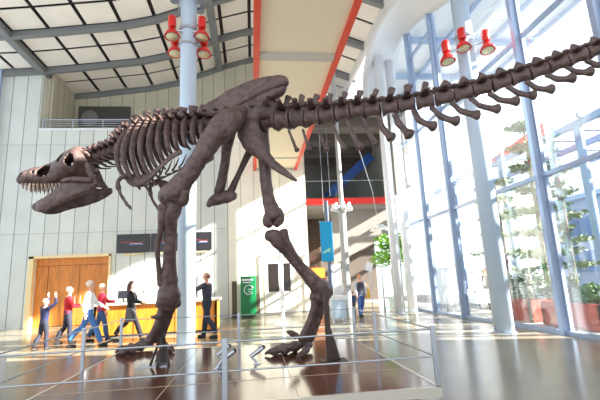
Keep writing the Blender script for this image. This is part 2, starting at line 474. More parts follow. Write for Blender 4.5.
GR = 'red spotlights around the right column'
for (px, py, tl, tn, lb) in ((447, 58, -.12, .5, 'left red spotlight on the bracket of the right column'), (463, 45, -.12, .2, 'middle red spotlight on the bracket of the right column'), (487, 47, -.12, -.2, 'right red spotlight on the bracket of the right column')):
    spotlight(atY(px, py, 9.45), tl, tn, lb, GR, .82)
a, b, c = atY(447, 53, 9.45), atY(463, 48, 9.45), atY(487, 40, 9.45)
MB().tube([a, b, c], .03, 10).build('lamp_bracket', steel_m, colR)

# ================================================================== PLATFORM AND RAILING
PX0, PX1, PY0, PY1, PZ = -2.43, 1.86, 4.18, 7.95, .37
pl = empty('display_platform', ((PX0+PX1)/2, (PY0+PY1)/2, 0), 'low glossy dark brown platform carrying the dinosaur skeleton', 'platform')
MB().bb((PX0+.03, PY0+.03, PZ-.06), (PX1-.03, PY1-.03, PZ)).build('top', plat_m, pl)
eg = MB(); edge_m = mat('edge_trim', (206, 200, 188), .35, metal=.3)
eg.bb((PX0, PY0, PZ-.09), (PX1, PY0+.04, PZ+.004)); eg.bb((PX0, PY1-.04, PZ-.09), (PX1, PY1, PZ+.004))
eg.bb((PX0, PY0, PZ-.09), (PX0+.04, PY1, PZ+.004)); eg.bb((PX1-.04, PY0, PZ-.09), (PX1, PY1, PZ+.004))
eg.build('edge_trim', edge_m, pl)
MB().bb((PX0+.3, PY0+.3, 0), (PX1-.3, PY1-.3, PZ-.06)).build('plinth', mat('plinth_black', (38, 36, 36), .6), pl)
sj = MB(); jm = mat('platform_joint', (196, 176, 150), .4)
for x in (-1.0, .42): sj.bb((x-.004, PY0+.04, PZ), (x+.004, PY1-.04, PZ+.002))
sj.bb((PX0+.04, 5.1, PZ), (PX1-.04, 5.108, PZ+.003))
sj.build('joint_strip', jm, pl)

RX0, RX1, RY0, RY1 = PX0+.02, PX1-.02, PY0+.03, PY1-.1
rz = .945
rr = empty('guard_railing', ((RX0+RX1)/2, RY0, PZ), 'low steel guard railing round the edge of the platform', 'railing')
posts = [(RX1, RY0), (-.29, RY0), (RX0, RY0), (RX0, 6.35), (RX0, RY1+.2), (-.27, RY1-.25), (RX1, 6.3), (RX1, RY1-.2)]
for i, (x, y) in enumerate(posts):
    MB().bb((x-.026, y-.016, PZ+.005), (x+.026, y+.016, rz+.02)).build('post', rail_m, rr, bevel=.006)
loop = [(RX0, RY0), (RX1, RY0), (RX1, RY1-.2), (-.27, RY1-.25), (RX0, RY1+.2), (RX0, RY0)]
for z in (rz-.015, rz-.285):
    for p, q in zip(loop, loop[1:]):
        MB().tube([(*p, z), (*q, z)], .0085, 8).build('rail', rail_m, rr)

# little silver lamps on the platform
def plat_lamp(px, py, tilt, label):
    p = atZ(px, py, PZ)
    t = empty('platform_light', p, label, 'lamp', 'small silver lamps on the platform')
    MB().lathe([(0, 0), (.05, 0), (.05, .012), (0, .012)], 16, Matrix.Translation(p)).build('base', steel_m, t)
    q = p+Vector((-.07*tilt, 0, .11))
    MB().tube([p+Vector((0, 0, .01)), q], .018, 10).build('stem', steel_m, t)
    h = q+Vector((.16, .05, .1))
    MB().tube([q-Vector((.02, 0, .01)), q.lerp(h, .75), h], [.03, .034, .03], 14).build('lamp_head', steel_m, t)
    MB().ball(h, .032, 12, 8).build('lens', mat('dark_lens', (50, 46, 52), .1), t)
plat_lamp(223, 362, 1, 'small silver lamp nearest the front railing post')
plat_lamp(217, 369, -1, 'small silver lamp at lower left of the front railing post')
plat_lamp(257, 364, 1, 'small silver lamp in front of the hind foot toes')

# ================================================================== THE SKELETON
HIP = Vector((.2, 6.3, 0)); AX = Vector((-math.cos(R(25)), math.sin(R(25)), 0)); LAT = Vector((AX.y, -AX.x, 0))  # LAT points away from the viewer
LAT = Vector((math.sin(R(25)), math.cos(R(25)), 0))
def onplane(x, y):
    v = ray(x, y); t = LAT.dot(HIP) / LAT.dot(v)
    return Vector((0, 0, CH)) + v*t
def Ysp(x, y):
    if x >= 200: return onplane(x, y).y
    Y200 = onplane(200, y).y
    pts = [(20, 7.25), (110, 7.22), (150, 7.1), (200, Y200)]
    for (a, ya), (b, yb) in zip(pts, pts[1:]):
        if x <= b: return ya+(yb-ya)*(max(x, a-30)-a)/(b-a)
def SP(x, y, off=0.0):
    """point on the body's middle plane, then moved sideways (negative = towards the viewer)"""
    p = atY(x, y, Ysp(x, y))
    if off: p = p + (LAT if x >= 200 else Vector((.15, .99, 0)))*off
    return p
def SD(x, y, off=0.0): return atY(x, y, Ysp(x, y)+off)
def mpp(p): return (p-Vector((0, 0, CH))).dot(fw)/FPX      # metres per pixel at p

sk = empty('dinosaur_skeleton', (.0, 6.4, PZ), 'huge brown mounted dinosaur skeleton standing on the platform with open jaws', 'skeleton')

def bone(name, pts, n=14, m_=None, parent=None, lump=.06, flat=1.0, fdir=None, steps=6, Y=None, seed=0):
    """pts: (px, py, depth Y, half-width in px); grows a lumpy tapered shaft"""
    W = []
    for x, y, Yd, r in pts:
        p = atY(x, y, Yd); W.append((p.x, p.y, p.z, r*mpp(p)))
    return bone3(name, W, n, m_, parent, lump, flat, fdir, steps, seed)
def bone3(name, W, n=14, m_=None, parent=None, lump=.06, flat=1.0, fdir=None, steps=6, seed=0, into=None):
    S = spline(W, steps)
    # rounded ends
    a, b = S[0], S[-1]; d0 = (Vector(a[:3])-Vector(S[1][:3])).normalized(); d1 = (Vector(b[:3])-Vector(S[-2][:3])).normalized()
    pre = []; post = []
    for f, g in ((.62, .35), (.45, .7), (.25, .92)):
        q = Vector(a[:3])+d0*a[3]*f; pre.append((*q, a[3]*math.sqrt(max(0, 1-(f/.66)**2))+.002))
    for f in (.25, .45, .62):
        q = Vector(b[:3])+d1*b[3]*f; post.append((*q, b[3]*math.sqrt(max(0, 1-(f/.66)**2))+.002))
    S = pre + S + post
    mb = into or MB(); k0 = len(mb.v)
    mb.tube([s[:3] for s in S], [max(.002, s[3]) for s in S], n, True, flat, fdir)
    if lump:
        cs = [Vector(s[:3]) for s in S]
        for i in range(k0, len(mb.v)):
            v = mb.v[i]; c = cs[(i-k0)//n]; r = (v-c).length
            nz = noise.noise(v*5.0+Vector((seed, 0, 0)))+.5*noise.noise(v*13.0)
            mb.v[i] = c+(v-c)*(1+lump*2.2*nz)
    if into is not None: return None
    return mb.build(name, m_ or bone_m, parent or sk, smooth=True)

# ---------- vertebra
def vertebra(name, c, d, L, r, spine_h, spine_l, trans, m_=None, seed=0, lean=.3):
    """c centre, d unit axis (towards tail), L length, r radius"""
    d = d.normalized(); lat = Vector((0, 0, 1)).cross(d).normalized(); u = d.cross(lat)
    M = Matrix((lat, u, d)).transposed().to_4x4(); M.translation = c
    mb = MB()
    prof = [(.0, -.5), (.62, -.5), (.98, -.47), (1.03, -.40), (.92, -.30), (.78, -.12), (.76, .08), (.88, .27), (1.03, .40), (.98, .47), (.62, .5), (.0, .5)]
    mb.lathe([(max(.002, p*r), z*L) for p, z in prof], 16, M)
    # neural arch and articular processes
    mb.box(c+u*r*1.05, (r*.9, L*.62, r*.6), Matrix((lat, d, u)).transposed())
    for s in (-1, 1):
        mb.tube([c+u*r*.95+lat*s*r*.35, c+u*r*1.25+d*L*.35+lat*s*r*.4, c+u*r*1.15+d*L*.66+lat*s*r*.35], [r*.24, r*.22, r*.12], 8)
        mb.tube([c+u*r*1.0+lat*s*r*.35, c+u*r*1.35-d*L*.4+lat*s*r*.42, c+u*r*1.45-d*L*.55+lat*s*r*.38], [r*.22, r*.22, r*.12], 8)
    for i in range(len(mb.v)):
        v = mb.v[i]; mb.v[i] = c+(v-c)*(1+.10*noise.noise(v*6+Vector((seed, 0, 0)))+.05*noise.noise(v*17))
    o = mb.build(name, m_ or bone_m, sk, smooth=True)
    if spine_h > 0:
        b0 = c+u*r*1.1
        pts = [(b0, (spine_l*.42, r*.26)), (b0+u*spine_h*.45+d*spine_h*lean*.3, (spine_l*.36, r*.17)), (b0+u*spine_h*.85+d*spine_h*lean*.8, (spine_l*.47, r*.2)), (b0+u*spine_h+d*spine_h*lean, (spine_l*.44, r*.24))]
        ms = MB().tube([p for p, _ in pts], [q for _, q in pts], 10, True, 1.0, d)
        for i in range(len(ms.v)): ms.v[i] = ms.v[i]+d*.02*noise.noise(ms.v[i]*9)
        ms.build('neural_spine', m_ or bone_m, o, smooth=True)
    if trans > 0:
        for s in (-1, 1):
            mt = MB().tube([c+u*r*.75+lat*s*r*.6, c+u*r*.9+lat*s*(r+trans*.5)+d*L*.1, c+u*r*.85+lat*s*(r+trans)+d*L*.22], [(L*.26, r*.2), (L*.17, r*.13), (L*.2, r*.12)], 8, True, 1.0, d)
            mt.build('transverse_process', m_ or bone_m, o, smooth=True)
    return o

# tail: (px, py, half height px)
tail = [(271, 119.5, 11.5), (284, 119.5, 11.5), (299, 118, 11), (313.5, 117, 10.4), (328, 115.5, 9.6), (343, 113, 8.8), (358, 111, 8.4), (373, 109.5, 8.1), (390, 107.5, 7.8),
        (407, 104.5, 7.6), (425, 101.5, 7.4), (444, 97.5, 7.2), (463, 93.5, 7), (482, 88.5, 6.8), (501, 83, 6.6), (520, 77, 6.5), (539, 71, 6.5), (558, 64.5, 6.5), (577, 57.5, 6.5), (597, 50, 6.6), (618, 42.5, 6.6), (640, 34.5, 6.6)]
T3 = [SP(x, y) for x, y, r in tail]
for i, (x, y, r) in enumerate(tail):
    c = T3[i]; a = T3[max(i-1, 0)]; b = T3[min(i+1, len(tail)-1)]
    d = (b-a).normalized(); L = (b-a).length/(2 if 0 < i < len(tail)-1 else 1)*1.0
    k = mpp(c)
    if i < 11: sh, sl, tr, ln = 13*k, L*.55, .26-.012*i, .28
    else: sh, sl, tr, ln = (7-.3*(i-11))*k, L*.62, max(0, .1-.012*(i-11)), .9
    v = vertebra('tail_vertebra', c, d, L*.97, r*k*(.96 if i < 11 else 1.05), max(.05, sh*.95), sl*(.85 if i < 11 else 1), tr, seed=i, lean=ln)
# chevrons: base below a vertebra joint, elbow, knobbed tip
chev = [((289, 131), (293, 141), (297, 150), 1.9), ((303, 130), (306, 140), (309, 149), 2.0), ((318, 128), (322, 139), (327, 149), 2.2), ((333, 125), (338, 137), (344, 148), 2.4), ((348, 122), (353, 135), (360, 147), 2.8),
        ((364, 119), (368, 131), (376, 144), 3.0), ((379, 117), (382, 127), (391, 137), 3.2), ((395, 115), (399, 124), (409, 134), 3.4), ((414, 111), (419, 120), (433, 126), 3.3),
        ((432, 108), (440, 116), (456, 121), 3.2), ((452, 103), (461, 111), (477, 115), 3.1), ((471, 99), (481, 106), (497, 109), 3.0), ((490, 94), (500, 100), (516, 101), 3.0),
        ((508, 87), (518, 93), (533, 95), 3.0), ((527, 82), (536, 88), (551, 89), 3.0), ((547, 75), (557, 79), (572, 78), 3.0), ((567, 67), (576, 72), (590, 71.5), 3.0), ((587, 61), (597, 65), (611, 63), 3.0)]
for i, (a, b, c, r) in enumerate(chev):
    W = []
    for (x, y), rr_ in ((a, r*.75), (((a[0]*.5+b[0]*.5), (a[1]*.5+b[1]*.5)), r*.7), (b, r*.85), ((b[0]*.4+c[0]*.6, b[1]*.4+c[1]*.6+.6), r*.85), (c, r*1.5)):
        p = SP(x, y); W.append((p.x, p.y, p.z, rr_*mpp(p)*(1.05 if i < 6 else 1.3)))
    bone3('chevron', W, 10, bone_m, sk, .06, .9, None, 4, i)

# sacrum and trunk vertebrae
sac = [(257, 121, 11), (245, 122, 11), (233, 122, 10.5), (222, 123, 10)]
dors = [(211, 124, 10), (201, 124.5, 9.6), (191, 125, 9.6), (181, 126, 9.4), (172, 126.5, 9.2), (163, 127, 9), (155, 127.5, 8.6), (147, 128.5, 8.2), (140, 131, 7.8), (134, 136, 7.6), (128, 142, 7.4)]
cerv = [(122, 147, 7.2), (116, 150.5, 7), (110, 153, 7), (104, 155, 6.8), (98, 157, 6.6), (92, 159, 6)]
chain = sac+dors+cerv
C3 = [SP(x, y) for x, y, r in chain]
frames = []
for i, (x, y, r) in enumerate(chain):
    a = C3[min(i+1, len(chain)-1)]; b = C3[max(i-1, 0)]; c = C3[i]
    d = (b-a).normalized(); L = (b-a).length/(2 if 0 < i < len(chain)-1 else 1); k = mpp(c)
    nm = 'sacral_vertebra' if i < 4 else ('back_vertebra' if i < 15 else 'neck_vertebra')
    frames.append((c, d, L, k))
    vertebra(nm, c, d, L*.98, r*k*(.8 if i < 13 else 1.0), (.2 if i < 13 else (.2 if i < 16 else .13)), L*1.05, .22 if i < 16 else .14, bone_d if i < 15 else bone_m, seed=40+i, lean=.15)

bone3('sacral_mass', [(*SD(x, y, -.06), r) for x, y, r in ((226, 116, .12), (238, 113, .2), (252, 110, .24), (264, 110, .24), (274, 112, .18))], 14, bone_d, sk, .12)
# ribs
rib_px = [[(134, 125), (124, 135), (117, 152), (120, 170), (131, 184)], [(138, 121), (129, 133), (123, 152), (128, 172), (140, 189)], [(143, 119), (136, 132), (132, 152), (137, 172), (149, 191)],
          [(149, 119), (143, 132), (140, 150), (145, 168), (156, 185)], [(155, 119), (151, 131), (149, 147), (153, 161), (161, 174)], [(162, 119), (159, 130), (158, 144), (161, 155), (166, 164)],
          [(170, 119), (167, 129), (167, 140), (169, 149), (173, 156)], [(178, 118), (175, 128), (175, 139), (177, 147), (181, 152)], [(187, 118), (184, 127), (184, 137), (186, 145), (190, 149)], [(196, 118), (193, 126), (193, 135), (195, 142), (199, 146)],
          [(205, 119), (202, 126), (202, 134), (204, 140), (207, 143)]]
for i, rb in enumerate(rib_px):
    wd = (.34, .42, .46, .46, .44, .4, .36, .32, .3, .28, .26)[i]
    for s in (-1, 1):
        ps = []
        for j, (x, y) in enumerate(rb):
            off = s*wd*(.12, .72, 1.0, .92, .62)[j]
            if s < 0: p = SD(x, y, off)
            else: p = SD(x+(0, 3, 5, 5, 4)[j], y-(0, 0, 0, 2, 5)[j], off)
            ps.append((*p, (.05, .058, .052, .044, .024)[j]))
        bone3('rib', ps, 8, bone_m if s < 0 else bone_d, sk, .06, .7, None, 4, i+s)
# neck ribs
for i in range(15, 21):
    c, d, L, k = frames[i]; lat = Vector((0, 0, 1)).cross(d).normalized()
    for s in (-1, 1):
        q = [c+lat*s*.1+Vector((0, 0, -.06)), c+lat*s*.16+Vector((0, 0, -.16))+d*.1, c+lat*s*.13+Vector((0, 0, -.24))+d*.3]
        bone3('neck_rib', [(*q[0], .03), (*q[1], .018), (*q[2], .008)], 7, bone_d, sk, 0, 1, None, 4)
# belly ribs
for i in range(7):
    t = i/6
    x0 = 139+t*40; y0 = 186-t*18
    c = SP(x0, y0)
    ps = []
    for s in (-1, -.5, 0, .5, 1):
        q = c+Vector((.1, .99, 0))*(.34*s*(1-.3*t)) + Vector((.18*abs(s), 0, .16*abs(s)**1.5))
        ps.append((*q, .014 if abs(s) < 1 else .007))
    bone3('belly_rib', ps, 6, bone_d, sk, 0, 1, None, 4)

# shoulder and arms
def side(x, y, s, w): return SD(x, y, s*w)
for s in (-1, 1):
    dx = 0 if s < 0 else 32; dy = 0 if s < 0 else 6
    P_ = lambda x, y, w: side(x+dx, y+dy, s, w)
    def W_(lst): return [(*P_(x, y, w), r) for x, y, w, r in lst]
    bone3('shoulder_blade', W_([(180, 152, .5, .06), (170, 158, .52, .05), (160, 167, .5, .055), (149, 177, .44, .075), (138, 181, .34, .11), (130, 178, .24, .09)]), 10, bone_m, sk, .06, .4, (0, .3, 1), 5)
    bone3('upper_arm', W_([(126, 176, .36, .055), (121, 178, .42, .036), (118, 182, .46, .034), (118.5, 188, .48, .044)]), 9, bone_m, sk, .06)
    bone3('forearm', W_([(118.5, 188, .48, .034), (120.5, 194, .47, .022), (123.5, 199, .45, .028)]), 8, bone_m, sk, .05)
    for j in (0, 1):
        hb = bone3('hand_bone', W_([(123.5, 199, .45+.04*j, .022), (125+j, 202, .45+.05*j, .018), (126.5+1.5*j, 205, .44+.05*j, .018)]), 7, bone_m, sk, .03)
        bone3('claw', W_([(126.5+1.5*j, 205, .44+.05*j, .018), (129+1.5*j, 207, .44+.05*j, .014), (130+1.5*j, 210, .43+.05*j, .004)]), 7, bone_d, hb, 0)

# pelvis
def plate(name, poly, thick, off, m_=bone_m, subdiv=True, lump=.04):
    P3 = [SD(x, y, off) for x, y in spline([*poly, poly[0]], 3)[:-1]]
    n = len(P3); c = sum(P3, Vector())/n
    dn = LAT*thick
    mb = MB(); rings = []
    prof = [(1.0, -.15), (.97, -.5), (.75, -.95), (.4, -1.0)]
    vs = []; fs = []
    order = [(.4, .55), (.75, .6), (.97, .45), (1.0, 0), (.97, -.45), (.75, -.6), (.4, -.55)]
    for f, z in order:
        for p in P3:
            q = c+(p-c)*f; q = q+dn*z+LAT*(lump*noise.noise(q*4)); vs.append(q)
    for i in range(len(order)-1):
        for k in range(n): fs.append((i*n+k, i*n+(k+1) % n, (i+1)*n+(k+1) % n, (i+1)*n+k))
    fs.append(tuple(range(n-1, -1, -1))); fs.append(tuple((len(order)-1)*n+k for k in range(n)))
    mb.add(vs, fs); return mb.build(name, m_, sk, smooth=True)
for s in (-1, 1):
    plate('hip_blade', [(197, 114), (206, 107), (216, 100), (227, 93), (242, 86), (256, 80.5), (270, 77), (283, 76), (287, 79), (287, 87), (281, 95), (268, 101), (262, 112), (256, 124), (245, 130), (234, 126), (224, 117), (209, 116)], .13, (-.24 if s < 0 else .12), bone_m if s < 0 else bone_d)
    # raised rear lip of the blade
    bone3('hip_blade_ridge', [(*SD(x, y, s*.3 if s < 0 else .14), r) for x, y, r in ((238, 104, .06), (252, 96, .07), (266, 89, .08), (278, 84, .09), (285, 81, .085))], 10, bone_m, sk, .08)
    # ischium
    bone3('ischium', [(*SD(x, y, s*w), r) for x, y, w, r in ((246, 122, .2, .19), (251, 138, .2, .2), (262, 153, .16, .13), (272, 163, .1, .075), (284, 172, .05, .055), (296.5, 181, .02, .02))], 12, bone_m, sk, .08, .55, (0, 0, 1))
    # pubis
    bone3('pubis', [(*SD(x, y, s*w), r) for x, y, w, r in ((230, 130, .24, .12), (227, 145, .2, .1), (225, 163, .12, .085), (221.5, 182, .06, .085), (219, 192, .04, .09))], 12, bone_m, sk, .07, .7)
bone3('pubic_boot', [(*SP(x, y, 0), r) for x, y, r in ((208.5, 205, .05), (213, 201, .1), (221, 197.5, .12), (229, 196.5, .11), (234, 196, .07))], 12, bone_m, sk, .06, .8)
bone3('pubic_strut', [(*SP(x, y, .1), r) for x, y, r in ((247, 150, .07), (241, 162, .05), (234, 177, .05), (228, 190, .06))], 10, bone_d, sk, .06)

# ---------- near (left) leg: depth falls towards the viewer
def legbone(name, pts, **k): return bone(name, pts, parent=sk, **k)
NY = 5.95
legbone('thigh_bone', [(236, 117, 6.02, 11), (226, 124, 5.96, 13), (213, 139, 5.96, 11), (199, 159, 6.05, 9.6), (187, 177, 6.15, 9.5), (177, 191, 6.22, 12.5), (174, 196, 6.24, 12)], lump=.09, n=18)
bone('thigh_bone_head', [(246, 113, 6.2, 7), (238, 115, 6.1, 9), (232, 119, 6.05, 9)], n=14, parent=sk, lump=.05)
bone('thigh_condyle', [(184, 192, 6.14, 5.5), (182, 200, 6.2, 6.5), (177, 202, 6.25, 5)], n=12, parent=sk)
bone('thigh_condyle', [(170, 188, 6.22, 7), (166, 196, 6.28, 8), (169, 201, 6.28, 6)], n=12, parent=sk)
legbone('shin_bone', [(174, 206, 6.28, 8), (171.5, 214, 6.3, 8.8), (170.5, 228, 6.38, 6.6), (170, 247, 6.48, 6), (169.5, 266, 6.6, 7), (169, 283, 6.7, 9), (168.5, 294, 6.75, 11.5), (168, 300, 6.78, 11)], lump=.07, n=16)
legbone('calf_bone', [(163, 207, 6.22, 5.5), (162.5, 216, 6.25, 4.6), (160.5, 230, 6.32, 3.0), (157.5, 248, 6.42, 2.5), (158.5, 266, 6.55, 2.6), (161, 284, 6.66, 3.6)], lump=.05)
bone('ankle_bone', [(160, 302, 6.76, 6), (168, 304, 6.78, 8), (177, 301, 6.8, 6)], n=12, parent=sk)
for j, (dx, dy) in enumerate(((-4.5, 0), (0, .12), (5, .24))):
    legbone('foot_metatarsal', [(167+dx*.8, 305, 6.78+dy, 4.9), (164+dx, 317, 6.82+dy, 3.5), (159+dx, 330, 6.86+dy, 3.5), (154+dx*1.2, 340, 6.9+dy, 4.4)], lump=.07, seed=j)
bone('dewclaw', [(160, 315, 6.75, 3.4), (155.5, 317, 6.72, 2.4), (151, 316.5, 6.7, .8)], n=8, parent=sk, lump=0)
toesL = [[(150, 343, 6.72, 4.6), (141, 347, 6.62, 4.4), (132, 350, 6.55, 4.2), (124, 352, 6.5, 3.6), (117, 354.5, 6.46, 1.2)],
         [(148, 342, 6.95, 4.4), (140, 345, 6.9, 4.2), (131, 347, 6.88, 4), (122, 348.5, 6.86, 3.4), (116, 352, 6.85, 1.2)],
         [(160, 343, 7.1, 4.4), (165, 346, 7.0, 4.0), (170, 348, 6.95, 3.6), (174, 351, 6.9, 1.2)]]
def toe(pts):
    P3 = []
    for j, (x, y, Yd, r) in enumerate(pts):
        zc = PZ+.012+r*.0162*.9+(.03 if j == 0 else 0)
        q = atZ(x, y, zc); P3.append((x, y, q.y, r))
    pts = P3
    for j in range(len(pts)-1):
        a, b = pts[j], pts[j+1]
        mid_ = tuple((p+q)/2 for p, q in zip(a, b)); last = j == len(pts)-2
        bone('toe_claw' if last else 'toe_bone', [(a[0], a[1], a[2], a[3]), (mid_[0], mid_[1]-(.8 if last else 0), mid_[2], mid_[3]*(.95 if last else .6)), (b[0], b[1], b[2], b[3]*(1 if last else .95))], n=10, parent=sk, lump=.12, seed=j)
for t_ in toesL: toe(t_)

# ---------- far (right) leg
legbone('thigh_bone', [(262, 130, 6.5, 7), (263.5, 150, 6.48, 6.4), (265, 172, 6.42, 5.8), (268, 194, 6.34, 6.2), (271, 208, 6.3, 7.5), (273, 216, 6.28, 8.5)], lump=.08, n=16)
bone('thigh_condyle', [(277, 211, 6.3, 5), (279, 219, 6.3, 6), (276, 224, 6.3, 4.5)], n=12, parent=sk)
bone('thigh_condyle', [(269, 214, 6.26, 4.5), (267, 221, 6.26, 5), (270, 225, 6.27, 4)], n=12, parent=sk)
legbone('shin_bone', [(268, 236, 6.22, 5.5), (274, 237, 6.24, 8), (281, 243, 6.28, 8.2), (290, 254, 6.32, 6.0), (300, 267, 6.36, 6.0), (311, 279, 6.4, 7), (319, 287, 6.42, 9), (322, 291, 6.42, 9)], lump=.07, n=16)
legbone('calf_bone', [(283, 232, 6.18, 5), (287, 242, 6.2, 4), (296, 256, 6.26, 2.6), (306, 269, 6.3, 2.5), (315, 280, 6.34, 3.5)], lump=.05)
bone('ankle_bone', [(313, 296, 6.4, 5), (321, 297, 6.42, 7.5), (329, 291, 6.44, 5)], n=12, parent=sk)
for j, (dx, dy) in enumerate(((-4, 0), (0, .1), (4, .2))):
    legbone('foot_metatarsal', [(320+dx, 299, 6.42+dy, 4.4), (317+dx, 311, 6.44+dy, 3.4), (312+dx, 325, 6.45+dy, 3.5), (306+dx, 339, 6.45+dy, 4.4)], lump=.07, seed=5+j)
bone('dewclaw', [(296, 336, 6.3, 3.4), (291, 333, 6.25, 2.8), (287, 331.5, 6.22, 1)], n=8, parent=sk, lump=0)
toesR = [[(305, 343, 6.3, 5.6), (295, 347, 6.2, 5.4), (285, 350, 6.12, 5), (275, 351, 6.06, 4.2), (265.5, 353.5, 6.02, 1.4)],
         [(304, 342, 6.55, 5.2), (294, 346, 6.5, 5), (283, 348, 6.46, 4.6), (273, 350, 6.44, 1.4)],
         [(309, 344, 6.7, 4.6), (306, 349, 6.5, 4.4), (302, 354, 6.35, 3.4), (297, 358, 6.2, 1.2)]]
for t_ in toesR: toe(t_)

# ---------- skull
HL = Vector((.1, .995, 0)).normalized()
secs = [(17.5, 180.5, 182.5, .03), (20, 176, 184, .10), (25, 171.5, 184.5, .15), (33, 168.5, 185, .18), (44, 166, 185.5, .20), (53, 163.5, 185.5, .22), (60, 159, 185, .25), (66, 154, 182.5, .29), (73, 150, 180, .35), (80, 148, 177, .39), (86, 149, 174, .39), (90, 153, 170, .33), (93, 157, 166, .2)]
S = spline(secs, 7); NR = 56; vs = []; keep = []
for x, t, b, w in S:
    pt, pb = SP(x, t), SP(x, b); c = (pt+pb)/2; hv = (pt-pb)/2
    for k in range(NR):
        a = 2*PI*k/NR
        ca, sa = math.cos(a), math.sin(a)
        lx = math.copysign(abs(ca)**.7, ca); ly = math.copysign(abs(sa)**.8, sa)
        taper = 1-.38*max(0, ly)     # roof narrower than the cheeks
        q = c+HL*(-lx*w*taper)+hv*ly
        q += HL*(.012*noise.noise(q*9))+Vector((0, 0, .02*noise.noise(q*7)))
        vs.append(q); keep.append((x, t+(b-t)*(1-ly)/2, ca))
holes = [(50, 173.5, 8.2, 6.0, -20), (39.5, 174.5, 2.2, 1.7, 0), (25, 176.5, 3.2, 2.2, -35), (68, 162, 3.3, 5.2, 15), (80.5, 165.5, 5.0, 7.0, 10)]
fs = []
for i in range(len(S)-1):
    for k in range(NR):
        ids = (i*NR+k, i*NR+(k+1) % NR, (i+1)*NR+(k+1) % NR, (i+1)*NR+k)
        cx = sum(keep[j][0] for j in ids)/4; cy = sum(keep[j][1] for j in ids)/4; cl = sum(keep[j][2] for j in ids)/4
        cut = False
        if abs(cl) > .45:
            for hx, hy, ax_, ay_, rot in holes:
                u_, v_ = cx-hx, cy-hy; r_ = R(rot); u2, v2 = u_*math.cos(r_)+v_*math.sin(r_), -u_*math.sin(r_)+v_*math.cos(r_)
                if (u2/ax_)**2+(v2/ay_)**2 < 1: cut = True
        k_under = (keep[ids[0]][2] == keep[ids[0]][2]) and False
        if not cut: fs.append(ids)
fs.append(tuple(range(NR-1, -1, -1)))
skull = MB().add(vs, fs).build('skull', bone_m, sk, smooth=True, solid=.035)
def SPh(x, y, lat): return SD(x, y, lat*.95) if lat < 0 else SP(x, y)+HL*lat
for s in (-1, 1):
    # brow, nose ridge, cheek strut and jaw hinge
    bone3('brow_ridge', [(*SPh(x, y, s*w), r) for x, y, w, r in ((56, 164, .14, .03), (62, 160, .17, .04), (69, 156, .21, .045), (77, 153.5, .25, .04), (85, 153, .25, .04), (89, 156, .24, .03))], 9, bone_m, skull, .1)
    bone3('jaw_hinge', [(*SPh(x, y, s*w), r) for x, y, w, r in ((88, 164, .3, .05), (90, 171, .32, .055), (93, 178, .32, .055), (97, 184, .31, .06))], 10, bone_m, skull, .08, .6)
    bone3('cheek_strut', [(*SPh(x, y, s*w), r) for x, y, w, r in ((63, 181, .29, .04), (72, 179, .35, .045), (81, 179.5, .38, .05), (91, 180, .38, .05))], 9, bone_m, skull, .08)
    up_t = [(22.5, 184.5, .10, 6.0), (26, 185, .14, 8.0), (29.8, 185.2, .165, 9.0), (33.6, 185.3, .18, 8.6), (37.5, 185.4, .19, 9.2), (41.5, 185.4, .195, 8.0), (45.3, 185.4, .2, 8.2), (49, 185.4, .21, 7.0), (52.5, 185.2, .22, 6.0), (56, 185, .235, 5.0), (59.5, 184.6, .25, 3.8)]
    for x, y, w, l in up_t:
        a = SPh(x, y-1.5, s*w*.95); b = SPh(x+.3, y+l*.45, s*w*.97); c = SPh(x+1.0, y+l*.78, s*w*.93)
        MB().tube([a, b, c], [.022, .016, .003], 8).build('tooth', tooth_m, skull, smooth=True)
# ---------- lower jaw
jaw_secs = [(36, 204, 209, .04), (39, 202.5, 212, .09), (44, 201, 213.5, .14), (51, 198, 212.8, .18), (58, 194, 210, .21), (64, 189.5, 207.5, .25), (71, 185.5, 205.3, .30), (78, 184, 203, .34), (85, 184.5, 200.5, .36), (92, 185, 197.5, .37), (99, 184.5, 194, .36), (104.5, 184.5, 190.5, .34)]
JS = spline(jaw_secs, 5); mb = MB()
for s in (-1, 1):
    vs = []; fs = []; nr = 14
    for x, t, b, w in JS:
        pt, pb = SP(x, t), SP(x, b); c = (pt+pb)/2; hv = (pt-pb)/2
        th = .035+.02*math.sin(min(1, (x-36)/20)*PI/2)
        for k in range(nr):
            a = 2*PI*k/nr
            q = c+HL*(s*w*.78+th*math.cos(a))+hv*math.copysign(abs(math.sin(a))**.7, math.sin(a))
            q += HL*(.02*noise.noise(q*8))
            vs.append(q)
    for i in range(len(JS)-1):
        xc = (JS[i][0]+JS[i+1][0])/2
        for k in range(nr):
            if 87 < xc < 97 and k in (0, 1, 6, 7) and False: continue
            fs.append((i*nr+k, i*nr+(k+1) % nr, (i+1)*nr+(k+1) % nr, (i+1)*nr+k))
    fs.append(tuple(range(nr-1, -1, -1))); fs.append(tuple((len(JS)-1)*nr+k for k in range(nr)))
    mb.add(vs, fs)
mb.ball(SP(38, 207), (.09, .1, .08))
jaw = mb.build('lower_jaw', bone_m, sk, smooth=True)
for s in (-1, 1):
    bone3('jaw_crest', [(*SPh(x, y, s*w), r) for x, y, w, r in ((66, 190.5, .22, .03), (74, 186, .25, .04), (80, 184, .27, .035), (88, 186, .28, .03))], 9, bone_m, jaw, .06)
    for x, y, w, l in ((37.5, 204, .055, 4.6), (40.5, 203, .1, 6.0), (44, 201.8, .14, 6.6), (47.8, 200.3, .165, 6.2), (51.5, 198.6, .185, 6.0), (55, 196.6, .2, 5.2), (58.5, 194.6, .215, 4.6), (62, 192, .235, 3.8)):
        w *= .86; a = SPh(x, y+2.5, s*w); b = SPh(x-.2, y-l*.45, s*w); c = SPh(x+.8, y-l*.85, s*w)
        MB().tube([a, b, c], [.02, .015, .003], 8).build('tooth', tooth_m, jaw, smooth=True)

